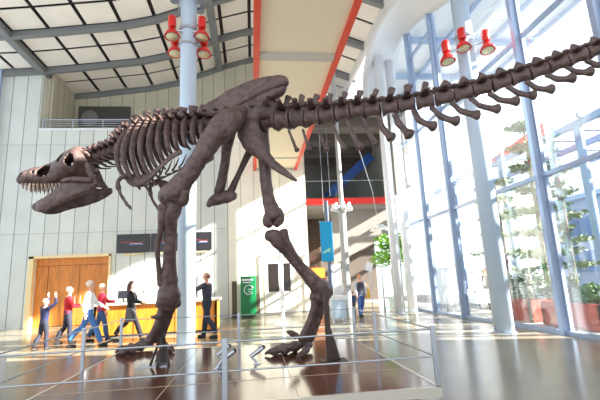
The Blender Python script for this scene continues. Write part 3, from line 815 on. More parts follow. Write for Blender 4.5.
# ---------- steel mounts
ms = empty('steel_mount', atZ(160, 363, PZ), 'dark triangular steel mount under the front foot of the skeleton', 'mount')
b0 = atZ(158, 365, PZ)
apex = atY(163, 332, 6.85)
for q in (atZ(150, 366, PZ), atZ(157, 368, PZ), atZ(169, 365, PZ), atZ(164, 358, PZ)):
    MB().tube([q, apex], .02, 8).build('strut', steel_m if q.x < -1.9 else dark_steel, ms)
MB().prism([atY(154, 364, 6.72), atY(168, 363, 6.72), atY(162.5, 338, 6.72)], (0, .02, 0)).build('gusset_plate', dark_steel, ms)
MB().bb((b0.x-.28, b0.y-.16, PZ), (b0.x+.16, b0.y+.2, PZ+.012)).build('base_plate', steel_m, ms)
p0 = atZ(329.5, 361, PZ)
ms = empty('steel_mount', p0, 'dark upright steel post with gusset behind the hind leg', 'mount')
MB().bb((p0.x-.035, p0.y-.03, PZ), (p0.x+.035, p0.y+.03, atY(329, 292, p0.y).z)).build('post', dark_steel, ms)
MB().prism([(p0.x+.035, p0.y, PZ+.013), (p0.x+.16, p0.y, PZ+.013), (p0.x+.04, p0.y, PZ+.45)], (0, .018, 0)).build('gusset_plate', dark_steel, ms)
MB().bb((p0.x-.12, p0.y-.12, PZ), (p0.x+.24, p0.y+.12, PZ+.012)).build('base_plate', dark_steel, ms)
q = atY(320, 296, 6.4); MB().tube([(p0.x, p0.y, q.z-.02), q], .02, 8).build('arm', dark_steel, ms)

# ================================================================== COUNTER, SIGNS
ct = empty('service_counter', (-3.2, 14.4, 0), 'long orange wood service counter with pale top before the concrete wall', 'counter')
MB().bb((-5.1, 14.1, .06), (-1.22, 14.16, .98)).build('front_panel', orange_wood, ct)
MB().bb((-1.28, 14.1, .06), (-1.2, 15.0, .98)).build('end_panel', orange_wood, ct)
MB().bb((-5.1, 14.1, .06), (-5.02, 15.0, .98)).build('end_panel', orange_wood, ct)
MB().bb((-5.2, 14.0, .98), (-1.12, 15.1, 1.05)).build('worktop', mat('counter_top', (236, 224, 196), .25), ct)
MB().bb((-5.0, 14.18, 0), (-1.3, 14.9, .06)).build('kick_plate', dark_steel, ct)
for x in (-3.85, -2.55):
    MB().bb((x-.008, 14.092, .06), (x+.008, 14.1, .98)).build('panel_joint', dark_steel, ct)
# small till screens on the counter
for x, lb in ((-4.35, 'small dark till screen on the counter near its left end'), (-2.1, 'small dark till screen on the counter near its right end')):
    t = empty('till_screen', (x, 14.6, 1.05), lb, 'screen', 'till screens on the counter')
    MB().bb((x-.12, 14.5, 1.05), (x+.12, 14.7, 1.07)).build('foot', dark_steel, t)
    MB().bb((x-.02, 14.6, 1.07), (x+.02, 14.63, 1.2)).build('neck', dark_steel, t)
    MB().box((x, 14.58, 1.3), (.34, .03, .26), Matrix.Rotation(-.2, 3, 'X')).build('display', mat('screen_black', (30, 32, 36), .2), t)

scr = mat('sign_black', (34, 30, 34), .3); sred = mat('sign_red', (150, 44, 48), .4); sblue = mat('sign_blue', (90, 110, 170), .4); swhite = mat('sign_white', (230, 232, 236), .4)
for x0, x1, lb in ((-6.12, -4.68, 'left black menu screen hung on the concrete wall above the counter'), (-4.62, -3.3, 'middle black menu screen partly behind the front leg of the skeleton'), (-2.8, -1.88, 'right black menu screen hung beside the left column')):
    t = empty('menu_screen', ((x0+x1)/2, WY-.1, 3.1), lb, 'screen', 'black menu screens above the counter')
    MB().bb((x0, WY-.12, 3.1), (x1, WY-.02, 3.94)).build('screen_body', scr, t, bevel=.01)
    w = x1-x0
    g = MB(); rows = 18
    for i in range(rows):
        a = x0+w*.12+i*w*.7/rows; z = 3.54+.015*math.sin(i*.4)
        g.bb((a, WY-.124, z), (a+w*.7/rows, WY-.121, z+.055-.03*i/rows))
    g.build('red_stripe', sred, t)
    MB().bb((x0+w*.3, WY-.124, 3.44), (x1-w*.18, WY-.121, 3.47)).build('blue_stripe', sblue, t)
    MB().bb((x0+w*.4, WY-.124, 3.485), (x1-w*.22, WY-.121, 3.505)).build('white_stripe', swhite, t)
    MB().bb((x0+w*.2, WY-.12, 3.0), (x0+w*.8, WY-.02, 3.05)).build('mount_rail', cream, t)

# green machine against the wall
gm = empty('green_kiosk', (-.22, 18.8, 0), 'bright green machine with white round emblem against the concrete wall', 'kiosk')
green = mat('kiosk_green', (10, 120, 68), .35, var=.15, vscale=3)
MB().bb((-.56, 18.6, .05), (.12, 19.2, 1.8)).build('cabinet', green, gm, bevel=.03)
MB().bb((-.52, 18.62, 0), (.08, 19.18, .06)).build('plinth', dark_steel, gm)
MB().bb((-.5, 18.585, 1.6), (.0, 18.6, 1.68)).build('heading', swhite, gm)
MB().bb((-.46, 18.585, 1.5), (-.1, 18.6, 1.55)).build('heading', swhite, gm)
e = MB(); ctr = Vector((-.2, 18.59, 1.2))
e.tube([ctr+Vector((.2*math.cos(a), 0, .2*math.sin(a))) for a in [PI*.1+i*PI*1.7/20 for i in range(21)]], .018, 6); e.box(ctr+Vector((.06, 0, .02)), (.2, .02, .04)); e.box(ctr+Vector((.04, 0, -.08)), (.16, .02, .03))
e.build('round_emblem', swhite, gm)
MB().bb((.12, 18.65, .05), (.28, 19.2, 1.78)).build('side_unit', mat('side_dark', (96, 92, 70), .5), gm)
t = empty('dark_post', (-.85, 18.9, 0), 'dark narrow upright post just left of the green machine', 'post')
MB().bb((-.95, 18.8, .03), (-.74, 19.0, 1.6)).build('shaft', mat('post_dark', (84, 72, 50), .5), t, bevel=.01)
MB().bb((-1.0, 18.75, 0), (-.69, 19.05, .03)).build('base', dark_steel, t)

# white pole stand in front of the pale door
t = empty('white_pole', (1.0, 14.6, 0), 'slim white pole on a round base before the pale door', 'pole')
MB().tube([(1.0, 14.6, .03), (1.0, 14.6, 2.7)], .07, 16).build('shaft', white_m, t)
MB().lathe([(0, 0), (.3, 0), (.3, .02), (.08, .05), (0, .05)], 24, Matrix.Translation((1.0, 14.6, 0))).build('base', white_m, t)

# ================================================================== FAR HALL (behind the right end of the wall)
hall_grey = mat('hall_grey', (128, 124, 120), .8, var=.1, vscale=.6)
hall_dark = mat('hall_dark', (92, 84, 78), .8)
struct('floor_upper', MB().bb((2.7, 23.9, 5.75), (8.6, 32, 6.0)), hall_grey)
struct('trim_fascia', MB().bb((2.7, 23.75, 5.95), (8.6, 23.9, 6.33)), mat('fascia_red', (214, 44, 34), .45))
struct('wall_far', MB().bb((2.3, 32, 0), (9.2, 32.4, 14)), hall_grey)
struct('ceiling_far', MB().bb((2.7, 19.8, 10.6), (8.6, 33, 10.9)), hall_grey)
for i in range(4):
    struct('trim_%d' % (20+i), MB().bb((2.7, 21.5+i*2.6, 10.1), (8.6, 21.75+i*2.6, 10.6)), hall_dark)
struct('wall_hall_side', MB().bb((8.6, 21, 6.4), (8.9, 33, 11)), hall_grey)
gb = empty('glass_balustrade', (6, 23.8, 6.4), 'clear glass balustrade above the red floor edge of the far gallery', 'balustrade')
for i in range(4):
    MB().bb((2.72+i*1.46, 23.8, 6.42), (4.14+i*1.46, 23.815, 7.4)).build('pane', rail_glass, gb)
MB().tube([(2.7, 23.81, 7.43), (8.55, 23.81, 7.43)], .03, 8).build('handrail', rail_m, gb)
# blue stair flight on the upper floor
bs = empty('blue_staircase', (7.4, 27, 6.0), 'blue stair flight rising across the dark upper gallery', 'staircase')
blue = mat('stair_blue', (40, 84, 168), .4)
for y in (26.4, 27.8):
    MB().beam((5.3, y, 7.2), (8.4, y, 9.86), .12, .6).build('stringer', blue, bs)
tr = MB()
for i in range(12): tr.box((5.4+i*.27, 27.1, 7.1+i*.232), (.28, 1.3, .05))
tr.build('tread', hall_grey, bs)
# grey ramp wall on the lower floor
struct('wall_ramp', MB().prism([(5.0, 25, 2.4), (8.6, 25, 4.1), (8.6, 25, 5.75), (5.0, 25, 5.75)], (0, .3, 0)), hall_grey)
slat_m = wood_mat('slat_brown', (78, 54, 40), .6)
struct('wall_slats', MB().bb((2.7, 28.0, 0), (8.6, 28.2, 5.75)), hall_dark)
sl = MB()
for i in range(40): sl.bb((2.75, 27.95, .1+i*.14), (4.7, 28.0, .18+i*.14))
struct('trim_slats', sl, slat_m)
# shop counter glow in the back: orange display cabinet
t = empty('display_cabinet', (3.4, 24.5, 0), 'small orange lit display cabinet behind the banner post', 'cabinet')
MB().bb((3.2, 24.2, 0), (4.3, 24.8, 1.6)).build('body', mat('cabinet_brown', (120, 62, 30), .5), t)
MB().bb((3.25, 24.15, 1.6), (4.25, 24.8, 2.2)).build('top_board', mat('cabinet_orange', (226, 120, 40), .5), t)

# lamp column with a ring of small spots
lx, ly = 3.55, 15.5
t = empty('lamp_column', (lx, ly, 0), 'slim grey column with a ring of small white spotlights', 'column')
MB().tube([(lx, ly, 0), (lx, ly, 4.3)], .145, 20).build('lower_shaft', mat('column_grey', (168, 168, 164), .4), t)
MB().tube([(lx, ly, 4.3), (lx, ly, 11.0)], .095, 20).build('upper_shaft', mat('column_grey', (168, 168, 164), .4), t)
MB().lathe([(.09, 4.22), (.24, 4.22), (.24, 4.32), (.09, 4.32)], 20, Matrix.Translation((lx, ly, 0))).build('lamp_ring', steel_m, t)
for i in range(7):
    a = 2*PI*i/7+.2
    p = Vector((lx+.33*math.cos(a), ly+.33*math.sin(a), 4.2))
    MB().tube([p+Vector((0, 0, .22)), p+Vector((0, 0, .05)), p+Vector((.05*math.cos(a), .05*math.sin(a), -.06))], [.05, .08, .1], 12).build('small_spot', white_m, t)
# blue banner on its post
t = empty('blue_banner', (3.2, 17.3, 0), 'bright blue hanging banner with a pale fish shape on a post', 'banner')
MB().tube([(3.28, 17.35, 0), (3.28, 17.35, 4.9)], .09, 14).build('post', mat('post_slate', (96, 108, 128), .4), t)
MB().bb((2.93, 17.22, 2.25), (3.46, 17.25, 3.96)).build('cloth', mat('banner_blue', (20, 160, 214), .6), t)
MB().prism([(2.97, 17.215, 2.62), (3.12, 17.215, 2.72), (3.28, 17.215, 2.80), (3.4, 17.215, 2.86), (3.3, 17.215, 2.7), (3.36, 17.215, 2.62), (3.2, 17.215, 2.66), (3.05, 17.215, 2.58)], (0, .006, 0)).build('fish_emblem', mat('banner_pale', (160, 226, 190), .6), t)
for z in (2.25, 3.96): MB().tube([(2.9, 17.23, z), (3.34, 17.3, z)], .02, 8).build('arm', steel_m, t)
# white totem and white desk by the lamp column
t = empty('white_totem', (3.35, 16.3, 0), 'tall white information totem beside the slim lamp column', 'totem')
MB().bb((3.17, 16.2, .04), (3.5, 16.35, 2.1)).build('panel', white_m, t, bevel=.02)
MB().bb((3.1, 16.1, 0), (3.57, 16.45, .04)).build('base', steel_m, t)
t = empty('white_desk', (3.35, 14.9, 0), 'small white and pale blue desk at the foot of the lamp column', 'desk')
MB().bb((2.75, 14.7, .75), (3.36, 15.2, .9)).build('desk_top', white_m, t, bevel=.02)
MB().bb((2.8, 14.74, .1), (3.3, 15.16, .75)).build('body', mat('desk_blue', (196, 216, 232), .4), t)
for x in (2.85, 3.25): MB().bb((x-.03, 14.8, 0), (x+.03, 15.1, .1)).build('foot', steel_m, t)
# white board on thin post
t = empty('small_sign', (5.05, 17.4, 0), 'small tilted white sign board on a thin post in the far hall', 'sign')
MB().tube([(5.05, 17.42, .02), (5.05, 17.42, 1.75)], .02, 8).build('post', steel_m, t)
MB().lathe([(0, 0), (.16, 0), (.16, .02), (0, .02)], 16, Matrix.Translation((5.05, 17.42, 0))).build('base', steel_m, t)
MB().box((5.02, 17.38, 1.95), (.3, .02, .38), Matrix.Rotation(.35, 3, 'Y')).build('board', white_m, t)
# hanging cables
GC = 'thin cables hanging in the far hall'
for x, y, z0, z1 in ((4.0, 22, 5.2, 10.6), (4.5, 22.4, 6.2, 10.6), (5.0, 22.2, 5.0, 10.6)):
    o = MB().tube([(x, y, z0), (x, y, z1)], .013, 6).build('hanging_cable', steel_m); tag(o, 'thin grey cable hanging from the dark hall ceiling', 'cable', GC)
o = MB().tube([atY(359, 150, 20), atY(372, 190, 20.5), atY(378, 222, 21)], .014, 6).build('hanging_cable', steel_m); tag(o, 'slanting grey cable running down to the white hanging sculpture', 'cable')
# white hanging sculpture
t = empty('hanging_sculpture', atY(380, 227, 21), 'white petal shaped sculpture hanging in front of the grey ramp wall', 'sculpture')
c = atY(380, 227, 21)
for i in range(9):
    a = 2*PI*i/9; d = Vector((math.cos(a), math.sin(a)*.6, .25*math.sin(a*2)-.15))
    MB().ball(c+d*.32, (.26, .12, .06), 12, 8, Matrix.Rotation(a, 3, 'Z') @ Matrix.Rotation(.4, 3, 'Y')).build('petal', white_m, t, smooth=True)
MB().ball(c, .12).build('core', steel_m, t, smooth=True)

# glass entrance doors
dg = empty('door_3', (6.3, 17.8, 0), kind='structure')
for x in (5.7, 6.25, 6.8): MB().bb((x-.03, 17.77, 0), (x+.03, 17.83, 1.9)).build('door_frame', rail_m, dg)
for x in (5.73, 6.28):
    lf = MB().bb((x, 17.79, .05), (x+.49, 17.81, 1.88)).build('glass_leaf', rail_glass, dg)
    MB().tube([(x+.42, 17.74, .8), (x+.42, 17.74, 1.2)], .015, 8).build('handle', steel_m, lf)

# ================================================================== PLANTS
leaf1 = mat('leaf_green', (86, 132, 52), .6, var=.35, vscale=3)
leaf2 = mat('leaf_dark', (48, 88, 46), .6, var=.35, vscale=3)
leaf3 = mat('leaf_olive', (104, 126, 66), .6, var=.3, vscale=3)
bark = mat('bark', (112, 90, 70), .8, var=.3, vscale=6, bump=.5)
def leaves(mb, c, spread, n, size, rnd):
    for _ in range(n):
        while True:
            v = Vector((rnd.uniform(-1, 1), rnd.uniform(-1, 1), rnd.uniform(-1, 1)))
            if v.length < 1: break
        p = Vector(c)+Vector((v.x*spread[0], v.y*spread[1], v.z*spread[2]))
        a = Vector((rnd.uniform(-1, 1), rnd.uniform(-1, 1), rnd.uniform(-.5, .5))).normalized(); b = a.orthogonal().normalized()
        b = Matrix.Rotation(rnd.uniform(0, 6.28), 3, a) @ b; s = size*rnd.uniform(.6, 1.3)
        nrm = a.cross(b)*s*.18
        mb.add([p-a*s, p-b*s*.4+nrm, p+a*s, p+b*s*.4+nrm], [(0, 1, 2, 3)])
def layered_tree(base, h, layers, lm, label, seed, r=1.2, size=.12, n=90, z0=.35):
    rnd = random.Random(seed); base = Vector(base)
    t = empty('layered_tree', base, label, 'tree', 'trees outside the glass wall')
    MB().tube([base, base+Vector((.05, .03, h*.5)), base+Vector((0, 0, h))], [.14, .09, .03], 10).build('trunk', bark, t, smooth=True)
    fo = MB(); br_ = MB()
    for i in range(layers):
        z = h*(z0+(1-z0)*i/(layers-1)); rr_ = r*(1-.55*i/(layers-1))
        kb = 6
        for k in range(kb):
            a = 2*PI*k/kb+i*.5+rnd.uniform(-.2, .2); d = Vector((math.cos(a), math.sin(a), 0)); L = rr_*rnd.uniform(.7, 1.1)
            e_ = base+Vector((0, 0, z))+d*L+Vector((0, 0, .15))
            br_.tube([base+Vector((0, 0, z)), e_], [.03, .01], 6)
            for f in (.45, .7, .95):
                leaves(fo, base+Vector((0, 0, z+.15*f))+d*L*f, (.3, .3, .1), n//12, size, rnd)
    br_.build('branch', bark, t); fo.build('foliage', lm, t)
    return t
layered_tree((9.5, 12.4, 0), 6.3, 7, leaf3, 'pale green layered tree outside, straight behind the thick mullion', 1, 1.0, .12, 170, .3)
layered_tree((11.3, 13.5, 0), 5.0, 5, leaf3, 'shorter layered tree outside the glass at the right edge', 2, .95, .12, 150, .3)
layered_tree((11.8, 18.0, 0), 5.6, 6, leaf3, 'distant pale tree behind the two layered trees outside', 3, 1.5, .15, 120, .25)
# leafy climbing column
def vine(base, h, label, seed):
    rnd = random.Random(seed); base = Vector(base)
    t = empty('vine_post', base, label, 'climbing plant', 'vine covered posts outside the glass')
    MB().tube([base, base+Vector((0, 0, h))], .05, 8).build('post', bark, t)
    fo = MB()
    for i in range(26): leaves(fo, base+Vector((0, 0, .3+h*i/26)), (.14, .14, .2), 12, .07, rnd)
    fo.build('foliage', leaf1, t)
vine((8.62, 10.2, 0), 5.2, 'vine covered post nearest the thick glass mullion', 4)
vine((8.9, 11.6, 0), 5.2, 'vine covered post farther along outside the glass', 5)
def shrub(base, r, lm, label, seed, group='shrubs in the red planter'):
    rnd = random.Random(seed); base = Vector(base)
    t = empty('leafy_shrub', base, label, 'shrub', group)
    st = MB()
    for k in range(5):
        a = rnd.uniform(0, 6.28); st.tube([base, base+Vector((r*.5*math.cos(a), r*.5*math.sin(a), r*1.1))], [.025, .008], 6)
    st.build('stem', bark, t)
    fo = MB(); leaves(fo, base+Vector((0, 0, r*.95)), (r, r, r*.85), 420, .09, rnd); fo.build('foliage', lm, t)
# red planters just outside
brick = mat('red_planter', (176, 62, 38), .7, var=.2, vscale=4)
def planter(x0, y0, x1, y1, h, label):
    t = empty('red_planter', ((x0+x1)/2, (y0+y1)/2, 0), label, 'planter', 'red planters outside the glass')
    w = MB(); w.bb((x0, y0, 0), (x1, y0+.08, h)); w.bb((x0, y1-.08, 0), (x1, y1, h)); w.bb((x0, y0, 0), (x0+.08, y1, h)); w.bb((x1-.08, y0, 0), (x1, y1, h))
    w.build('box', brick, t)
    MB().bb((x0+.08, y0+.08, .1), (x1-.08, y1-.08, h-.08)).build('soil', mat('soil', (82, 62, 48), .9), t)
planter(8.0, 11.4, 8.7, 13.2, .62, 'farther red planter box outside the glass')
planter(8.0, 8.9, 8.7, 10.9, .62, 'nearer red planter box outside the glass')
shrub((8.35, 12.8, .5), .5, leaf2, 'dark shrub at the far end of the farther red planter', 6)
shrub((8.35, 11.8, .5), .55, leaf2, 'dark shrub at the near end of the farther red planter', 7)
shrub((8.35, 10.3, .5), .42, leaf2, 'shrub at the far end of the nearer red planter', 8)
shrub((8.35, 9.4, .5), .34, leaf1, 'small shrub at the near end of the nearer red planter', 9)
# indoor leafy tree by the entrance
t = empty('potted_tree', (6.85, 19.6, 0), 'bright green leafy tree in a pot behind the white columns', 'tree')
MB().lathe([(0, 0), (.28, 0), (.36, .5), (.32, .5), (.3, .42), (0, .42)], 18, Matrix.Translation((6.85, 19.6, 0))).build('pot', white_m, t)
MB().tube([(6.85, 19.6, .4), (6.8, 19.6, 1.8), (6.9, 19.6, 2.4)], [.07, .05, .03], 8).build('trunk', bark, t)
fo = MB(); rnd = random.Random(11)
for c in ((6.9, 19.6, 2.7), (6.3, 19.6, 2.35), (7.3, 19.5, 2.4), (6.6, 19.7, 3.2), (7.2, 19.5, 3.2)): leaves(fo, c, (.55, .5, .42), 170, .13, rnd)
fo.build('foliage', mat('leaf_bright', (122, 176, 52), .6, var=.3, vscale=3), t)

# ================================================================== OUTSIDE STRUCTURES
pale_blue = mat('pale_blue_metal', (150, 174, 208), .5)
cn = empty('glass_canopy', (14, 16, 0), 'pale blue slatted canopy on posts outside the glass wall', 'canopy')
for y in (8.5, 13.5, 18.5, 23.5):
    MB().tube([(12.6, y, 0), (12.6, y, 7.0)], .16, 14).build('post', pale_blue, cn)
for i in range(16):
    y = 5+i*1.35
    MB().bb((12.4, y, 7.1), (18, y+.16, 7.3)).build('slat', pale_blue, cn)
for x in (12.6, 15, 17.6):
    MB().bb((x-.08, 4.6, 6.85), (x+.08, 26, 7.1)).build('beam', pale_blue, cn)
bl = empty('pale_building', (24, 16, 0), 'pale blue white building with window bands across the plaza', 'building')
MB().bb((22, 2, 0), (30, 27, 6.0)).build('wall', mat('pale_wall', (150, 168, 196), .6), bl)
for z in (1.2, 3.4):
    for i in range(9):
        MB().bb((21.93, 3+i*2.6, z), (22.0, 5+i*2.6, z+1.4)).build('window', mat('pale_window', (84, 116, 160), .2), bl)
MB().bb((21.6, 1.6, 6.0), (30.2, 27.4, 6.3)).build('roof', pale_blue, bl)
aw = empty('red_awning', (13.5, 17.5, 6.3), 'red fabric banner strip strung under the outdoor canopy', 'awning')
MB().prism([(13.5, 16.0, 7.4), (13.5, 20.5, 7.2), (13.5, 20.5, 7.7), (13.5, 16.0, 8.2)], (.06, 0, 0)).build('cloth', mat('awning_red', (236, 84, 60), .6), aw)
MB().tube([(13.5, 15.9, 8.2), (13.5, 20.6, 7.7)], .03, 8).build('cord', white_m, aw)
# wide overhang outside the glass, added to cut sun on the wall, ribbed underneath
oh = empty('sun_cut_overhang', (10.5, 10, 12.4), 'broad white ribbed overhang added outside the glass to cut the sun', 'roof')
MB().bb((GX+.3, 5.8, 12.5), (13.8, 24, 12.7)).build('roof_slab', white_m, oh)
for i in range(6):
    y = 6.2+i*3.4
    MB().bb((GX+.3, y, 12.2), (13.8, y+.14, 12.5)).build('rib', pale_blue, oh)
for x in (9.4, 11.6, 13.7):
    MB().bb((x-.06, 5.8, 12.3), (x+.06, 24, 12.5)).build('purlin', pale_blue, oh)
# white table, board and rubbish outside
t = empty('white_stall_table', (9.0, 16.2, 0), 'white covered stall table outside beside the right column', 'table')
MB().bb((8.6, 15.4, .72), (9.6, 16.9, .8)).build('table_top', white_m, t)
MB().bb((8.62, 15.42, .3), (9.58, 16.88, .72)).build('cloth', white_m, t)
for x in (8.7, 9.5):
    for y in (15.5, 16.8): MB().bb((x-.03, y-.03, 0), (x+.03, y+.03, .3)).build('leg', steel_m, t)
t = empty('white_board', (8.2, 16.9, 0), 'large white notice board on feet outside the far glass panes', 'board')
MB().bb((8.1, 16.2, .25), (8.18, 17.6, 1.75)).build('panel', white_m, t)
for y in (16.4, 17.4): MB().bb((7.9, y-.03, 0), (8.4, y+.03, .25)).build('foot', steel_m, t)
# low white bench at the left edge
t = empty('white_bench', (-4.6, 6.7, 0), 'low white bench at the left edge of the floor', 'bench')
MB().bb((-6.6, 6.5, .12), (-3.72, 6.95, .6)).build('seat_block', white_m, t, bevel=.02)
MB().bb((-6.5, 6.55, 0), (-3.82, 6.9, .12)).build('plinth', steel_m, t)

# ================================================================== PEOPLE
skin_m = mat('skin', (226, 168, 140), .5)
def person(loc, face, h, label, shirt=(200, 40, 40), trousers=(50, 50, 60), hair=(90, 60, 40), long_hair=False, stride=.0, arms=((.2, .3), (-.2, .3)), shoes=(40, 36, 36), skirt=None, sleeves=1.0, vest=None, bald=False):
    """face: heading in radians (0 = looks along +Y). arms: (swing, elbow bend) for left and right"""
    t = empty('person', loc, label, 'person')
    k = h/1.75; M = Matrix.Translation(loc) @ Matrix.Rotation(face, 4, 'Z') @ Matrix.Scale(k, 4)
    T = lambda x, y, z: M @ Vector((x, y, z))
    body = MB()
    hipz = .93-.04*abs(stride)*2
    def limb(mb, pts, infl=0.0, n=12): mb.tube([T(*p[:3]) for p in pts], [(p[3]+infl)*k for p in pts], n)
    L = {}
    for s in (-1, 1):
        sw = stride*s
        kx, ky, kz = s*.10, .44*math.sin(sw)+.05*abs(stride), hipz-.43*math.cos(sw)
        bend = sw-(.35 if s*stride < 0 else .08)*(1 if stride else 0)
        ax_, ay_, az = s*.10, ky+.42*math.sin(bend), max(.075, kz-.42*math.cos(bend))
        L[s] = [(s*.09, 0, hipz, .088), (s*.098, ky*.5, (hipz+kz)/2, .076), (kx, ky, kz, .055), (kx, (ky+ay_)/2-.015, (kz+az)/2+.04, .053), (ax_, ay_, az, .038)]
        limb(body, L[s])
        limb(body, [(ax_, ay_-.05, .035, .036), (ax_, ay_+.05, .04, .04), (ax_, ay_+.16, .028, .03)])
    # torso
    tor = [(hipz-.06, .15, .105), (hipz+.06, .155, .108), (1.08, .135, .1), (1.22, .16, .115), (1.36, .175, .11), (1.43, .13, .085), (1.47, .07, .065)]
    def ring_torso(mb, rows, infl=0):
        mb.tube([T(0, 0, z) for z, a, b in rows], [((a+infl)*k, (b+infl)*k) for z, a, b in rows], 16, True, 1, M.to_3x3() @ Vector((1, 0, 0)))
    ring_torso(body, tor)
    limb(body, [(0, 0, 1.42, .062), (0, .015, 1.5, .055), (0, .02, 1.56, .055)])
    body.ball(T(0, .02, 1.64), Vector((.078, .098, .118))*k, 16, 12, M.to_3x3().normalized())
    limb(body, [(0, .112, 1.645, .013), (0, .128, 1.615, .02)])          # nose
    for s in (-1, 1): body.ball(T(s*.08, .02, 1.63), Vector((.014, .025, .034))*k, 8, 6)
    Aj = {}
    for s, (sw, be) in zip((-1, 1), arms):
        sh = (s*.195, 0, 1.405)
        el = (s*.235, .29*math.sin(sw), 1.405-.29*math.cos(sw))
        a2 = sw+be
        wr_ = (s*.225, el[1]+.25*math.sin(a2), el[2]-.25*math.cos(a2))
        Aj[s] = (sh, el, wr_)
        limb(body, [(s*.13, 0, 1.41, .06), (*sh, .058), (*[(p+q)/2 for p, q in zip(sh, el)], .047), (*el, .04), (*[(p+q)/2 for p, q in zip(el, wr_)], .038), (*wr_, .028)])
        dv = Vector((0, math.sin(a2), -math.cos(a2))); w0 = Vector(wr_)
        pm = w0+dv*.05
        limb(body, [(*w0, .026), (*(w0+dv*.05), .034), (*(w0+dv*.09), .03)])
        pv = Vector((0, math.cos(a2), math.sin(a2)))
        for f, ln in ((-1.5, .065), (-.5, .08), (.5, .078), (1.5, .06)):
            b0 = w0+dv*.085+pv*f*.017; b1 = b0+dv*ln*.6; b2 = b0+dv*ln+Vector((-s*.02, 0, 0))
            limb(body, [(*b0, .0095), (*b1, .009), (*b2, .008)], n=8)
        b0 = w0+dv*.03+pv*.03; limb(body, [(*b0, .012), (*(b0+dv*.03+pv*.025), .011), (*(b0+dv*.065+pv*.03), .009)], n=8)
    body.build('body', skin_m, t, remesh=.0115)
    # clothes
    sm_ = mat('cloth_%d_%d_%d' % shirt, shirt, .8)
    c = MB(); ring_torso(c, [(hipz-.04, .158, .112)]+tor[1:6], .016)
    for s in (-1, 1):
        sh, el, wr_ = Aj[s]
        pts = [(s*.13, 0, 1.41, .066), (*sh, .064), (*[(p+q)/2 for p, q in zip(sh, el)], .056)]
        if sleeves > .5: pts += [(*el, .05), (*[p+(q-p)*.85 for p, q in zip(el, wr_)], .042)]
        limb(c, pts, .008)
    c.build('shirt', sm_, t, remesh=.014)
    tm = mat('cloth_%d_%d_%d' % trousers, trousers, .8)
    c = MB()
    for s in (-1, 1):
        limb(c, [(a, b, c_, r+.014+(.012 if i > 2 else 0)) for i, (a, b, c_, r) in enumerate(L[s])])
    ring_torso(c, [(hipz-.07, .155, .11), (hipz+.06, .158, .112), (hipz+.1, .15, .108)], .014)
    c.build('trousers', tm, t, remesh=.014)
    if skirt:
        c = MB(); ring_torso(c, [(.56, .21, .17), (.75, .19, .14), (hipz+.08, .165, .12)], .02); c.build('skirt', mat('cloth_%d_%d_%d' % skirt, skirt, .8), t, remesh=.014)
    if vest:
        c = MB(); ring_torso(c, [(hipz+.0, .165, .12)]+[(z, a*.97, b) for z, a, b in tor[1:6]], .03); c.build('vest', mat('cloth_%d_%d_%d' % vest, vest, .7), t, remesh=.014)
    c = MB()
    for s in (-1, 1):
        c = MB(); a, b, z_, r = L[s][-1]; limb(c, [(a, b-.06, .045, .045), (a, b+.05, .045, .048), (a, b+.17, .034, .038)])
        c.build('shoe', mat('cloth_%d_%d_%d' % shoes, shoes, .5), t, remesh=.012)
    hm = mat('hair_%d_%d_%d' % hair, hair, .6)
    if not bald:
        c = MB(); c.ball(T(0, -.008, 1.672), Vector((.09, .104, .105))*k, 16, 10, M.to_3x3().normalized())
        if long_hair: limb(c, [(0, -.05, 1.66, .085), (0, -.075, 1.55, .075), (0, -.08, 1.43, .06)])
        c.build('hair', hm, t, remesh=.012)
    else:
        c = MB(); c.ball(T(0, -.03, 1.64), Vector((.086, .08, .07))*k, 14, 8, M.to_3x3().normalized()); c.build('hair', hm, t, remesh=.012)
    em = mat('eye_dark', (40, 30, 26), .2); 
    for s in (-1, 1): MB().ball(T(s*.032, .107, 1.645), .011*k, 8, 6).build('eye', em, t)
    MB().tube([T(-.025, .106, 1.583), T(0, .112, 1.58), T(.025, .106, 1.583)], .007*k, 6).build('mouth', mat('lip', (170, 84, 76), .5), t)
    return t, T, Aj

def hfor(px, top, foot):      # floor point and height from head and feet in the frame
    p = atZ(px, foot, 0); return p, atY(px, top, p.y).z
p, h = hfor(42, 299, 350)
person(p, -.6, h, 'blond child in navy top with both hands raised beside the wooden door', (36, 40, 78), (44, 44, 60), (222, 178, 130), arms=((2.2, 1.0), (2.2, 1.0)), stride=.12)
p, h = hfor(66, 287, 344)
t_, T, A_ = person(p, -1.1, h, 'fair haired person in red shirt holding white papers beside the wooden door', (196, 28, 44), (46, 44, 60), (236, 196, 170), arms=((.5, 1.1), (.4, 1.2)), stride=.15)
pp = T(.1, .55, 1.12); o = empty('white_paper', pp, 'sheets of white paper held by the person in red', 'paper')
MB().box(pp, (.24, .02, .3), Matrix.Rotation(-1.1, 3, 'Z') @ Matrix.Rotation(-.5, 3, 'X')).build('sheet', white_m, o)
p, h = hfor(87, 281, 347)
person(p, -1.35, h, 'person in white shirt and blue jeans striding towards the counter', (236, 238, 244), (64, 112, 176), (240, 220, 200), arms=((.5, .5), (-.3, .4)), stride=.42)
p, h = hfor(100, 284, 341)
person(p, -1.2, h, 'fair haired person in crimson shirt walking behind the one in white', (206, 40, 66), (60, 90, 140), (240, 222, 196), arms=((.7, .8), (.0, .4)), stride=.25)
p, h = hfor(130, 281.5, 341)
person(p, -1.5, h, 'dark haired woman in black top and grey skirt walking past the counter', (26, 26, 32), (36, 34, 40), (60, 36, 28), True, .42, ((.4, .9), (.5, .9)), skirt=(96, 92, 96))
p, h = hfor(207, 272.5, 338)
person(p, 1.25, h, 'man in dark jacket reaching to the counter right of the left column', (56, 58, 70), (42, 46, 62), (150, 110, 90), False, .2, ((1.1, .5), (.1, .4)), bald=True)
p, h = hfor(362, 274.5, 317)
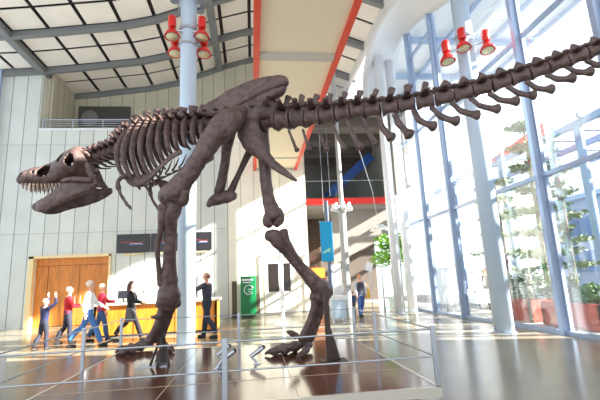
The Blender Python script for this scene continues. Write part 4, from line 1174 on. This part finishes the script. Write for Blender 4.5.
t_, T, A_ = person(p, PI+.2, h, 'man in grey shirt and dark vest with a yellow bag by the lamp column', (196, 198, 206), (70, 100, 160), (190, 110, 60), False, .12, ((.1, .2), (.1, .3)), vest=(62, 62, 76))
bc = T(-.32, .02, .98); o = empty('yellow_bag', bc, 'yellow shoulder bag hanging at the side of the man in the vest', 'bag')
MB().prism([bc+Vector((-.13, 0, -.2)), bc+Vector((.13, 0, -.2)), bc+Vector((.1, 0, .14)), bc+Vector((-.1, 0, .14))], (0, .1, 0)).build('pouch', mat('bag_yellow', (228, 182, 72), .7), o, bevel=.02)
MB().tube([bc+Vector((-.08, 0, .13)), bc+Vector((-.02, .02, .5)), bc+Vector((.08, 0, .13))], .012, 6).build('strap', mat('bag_yellow', (228, 182, 72), .7), o)
p, h = hfor(353.5, 291, 317)
person(p, PI-.3, h, 'small dark haired child beside the man with the yellow bag', (70, 84, 128), (50, 56, 84), (40, 26, 22), stride=.1)
p = atZ(347, 315.5, 0)
person(p, 2.6, 1.62, 'person in white top partly hidden behind the slim lamp column', (244, 244, 246), (150, 160, 180), (120, 90, 70), stride=.1)
person(Vector((9.9, 16.6, -.02)), 1.9, 1.66, 'person in dark clothes standing behind the white stall table outside', (60, 54, 60), (44, 44, 52), (150, 74, 44))

# ================================================================== LIGHT
w = bpy.data.worlds.new('world'); sc.world = w; w.use_nodes = True
bg = w.node_tree.nodes['Background']; bg.inputs['Color'].default_value = (.86, .93, 1.0, 1); bg.inputs['Strength'].default_value = 1.2
sd = bpy.data.lights.new('sun', 'SUN'); sd.energy = 20.0; sd.angle = R(.8); sd.color = (1.0, .93, .82)
so = bpy.data.objects.new('sun', sd); COL.objects.link(so)
so.rotation_euler = Vector((-.82, .28, -.42)).to_track_quat('-Z', 'Y').to_euler()
sc.view_settings.view_transform = 'Standard'; sc.view_settings.look = 'None'
sc.view_settings.exposure = .8; sc.view_settings.gamma = 1.0; sc.view_settings.use_curve_mapping = False
sc.cycles.max_bounces = 10; sc.cycles.diffuse_bounces = 6; sc.cycles.transparent_max_bounces = 16
sc.cycles.use_denoising = True
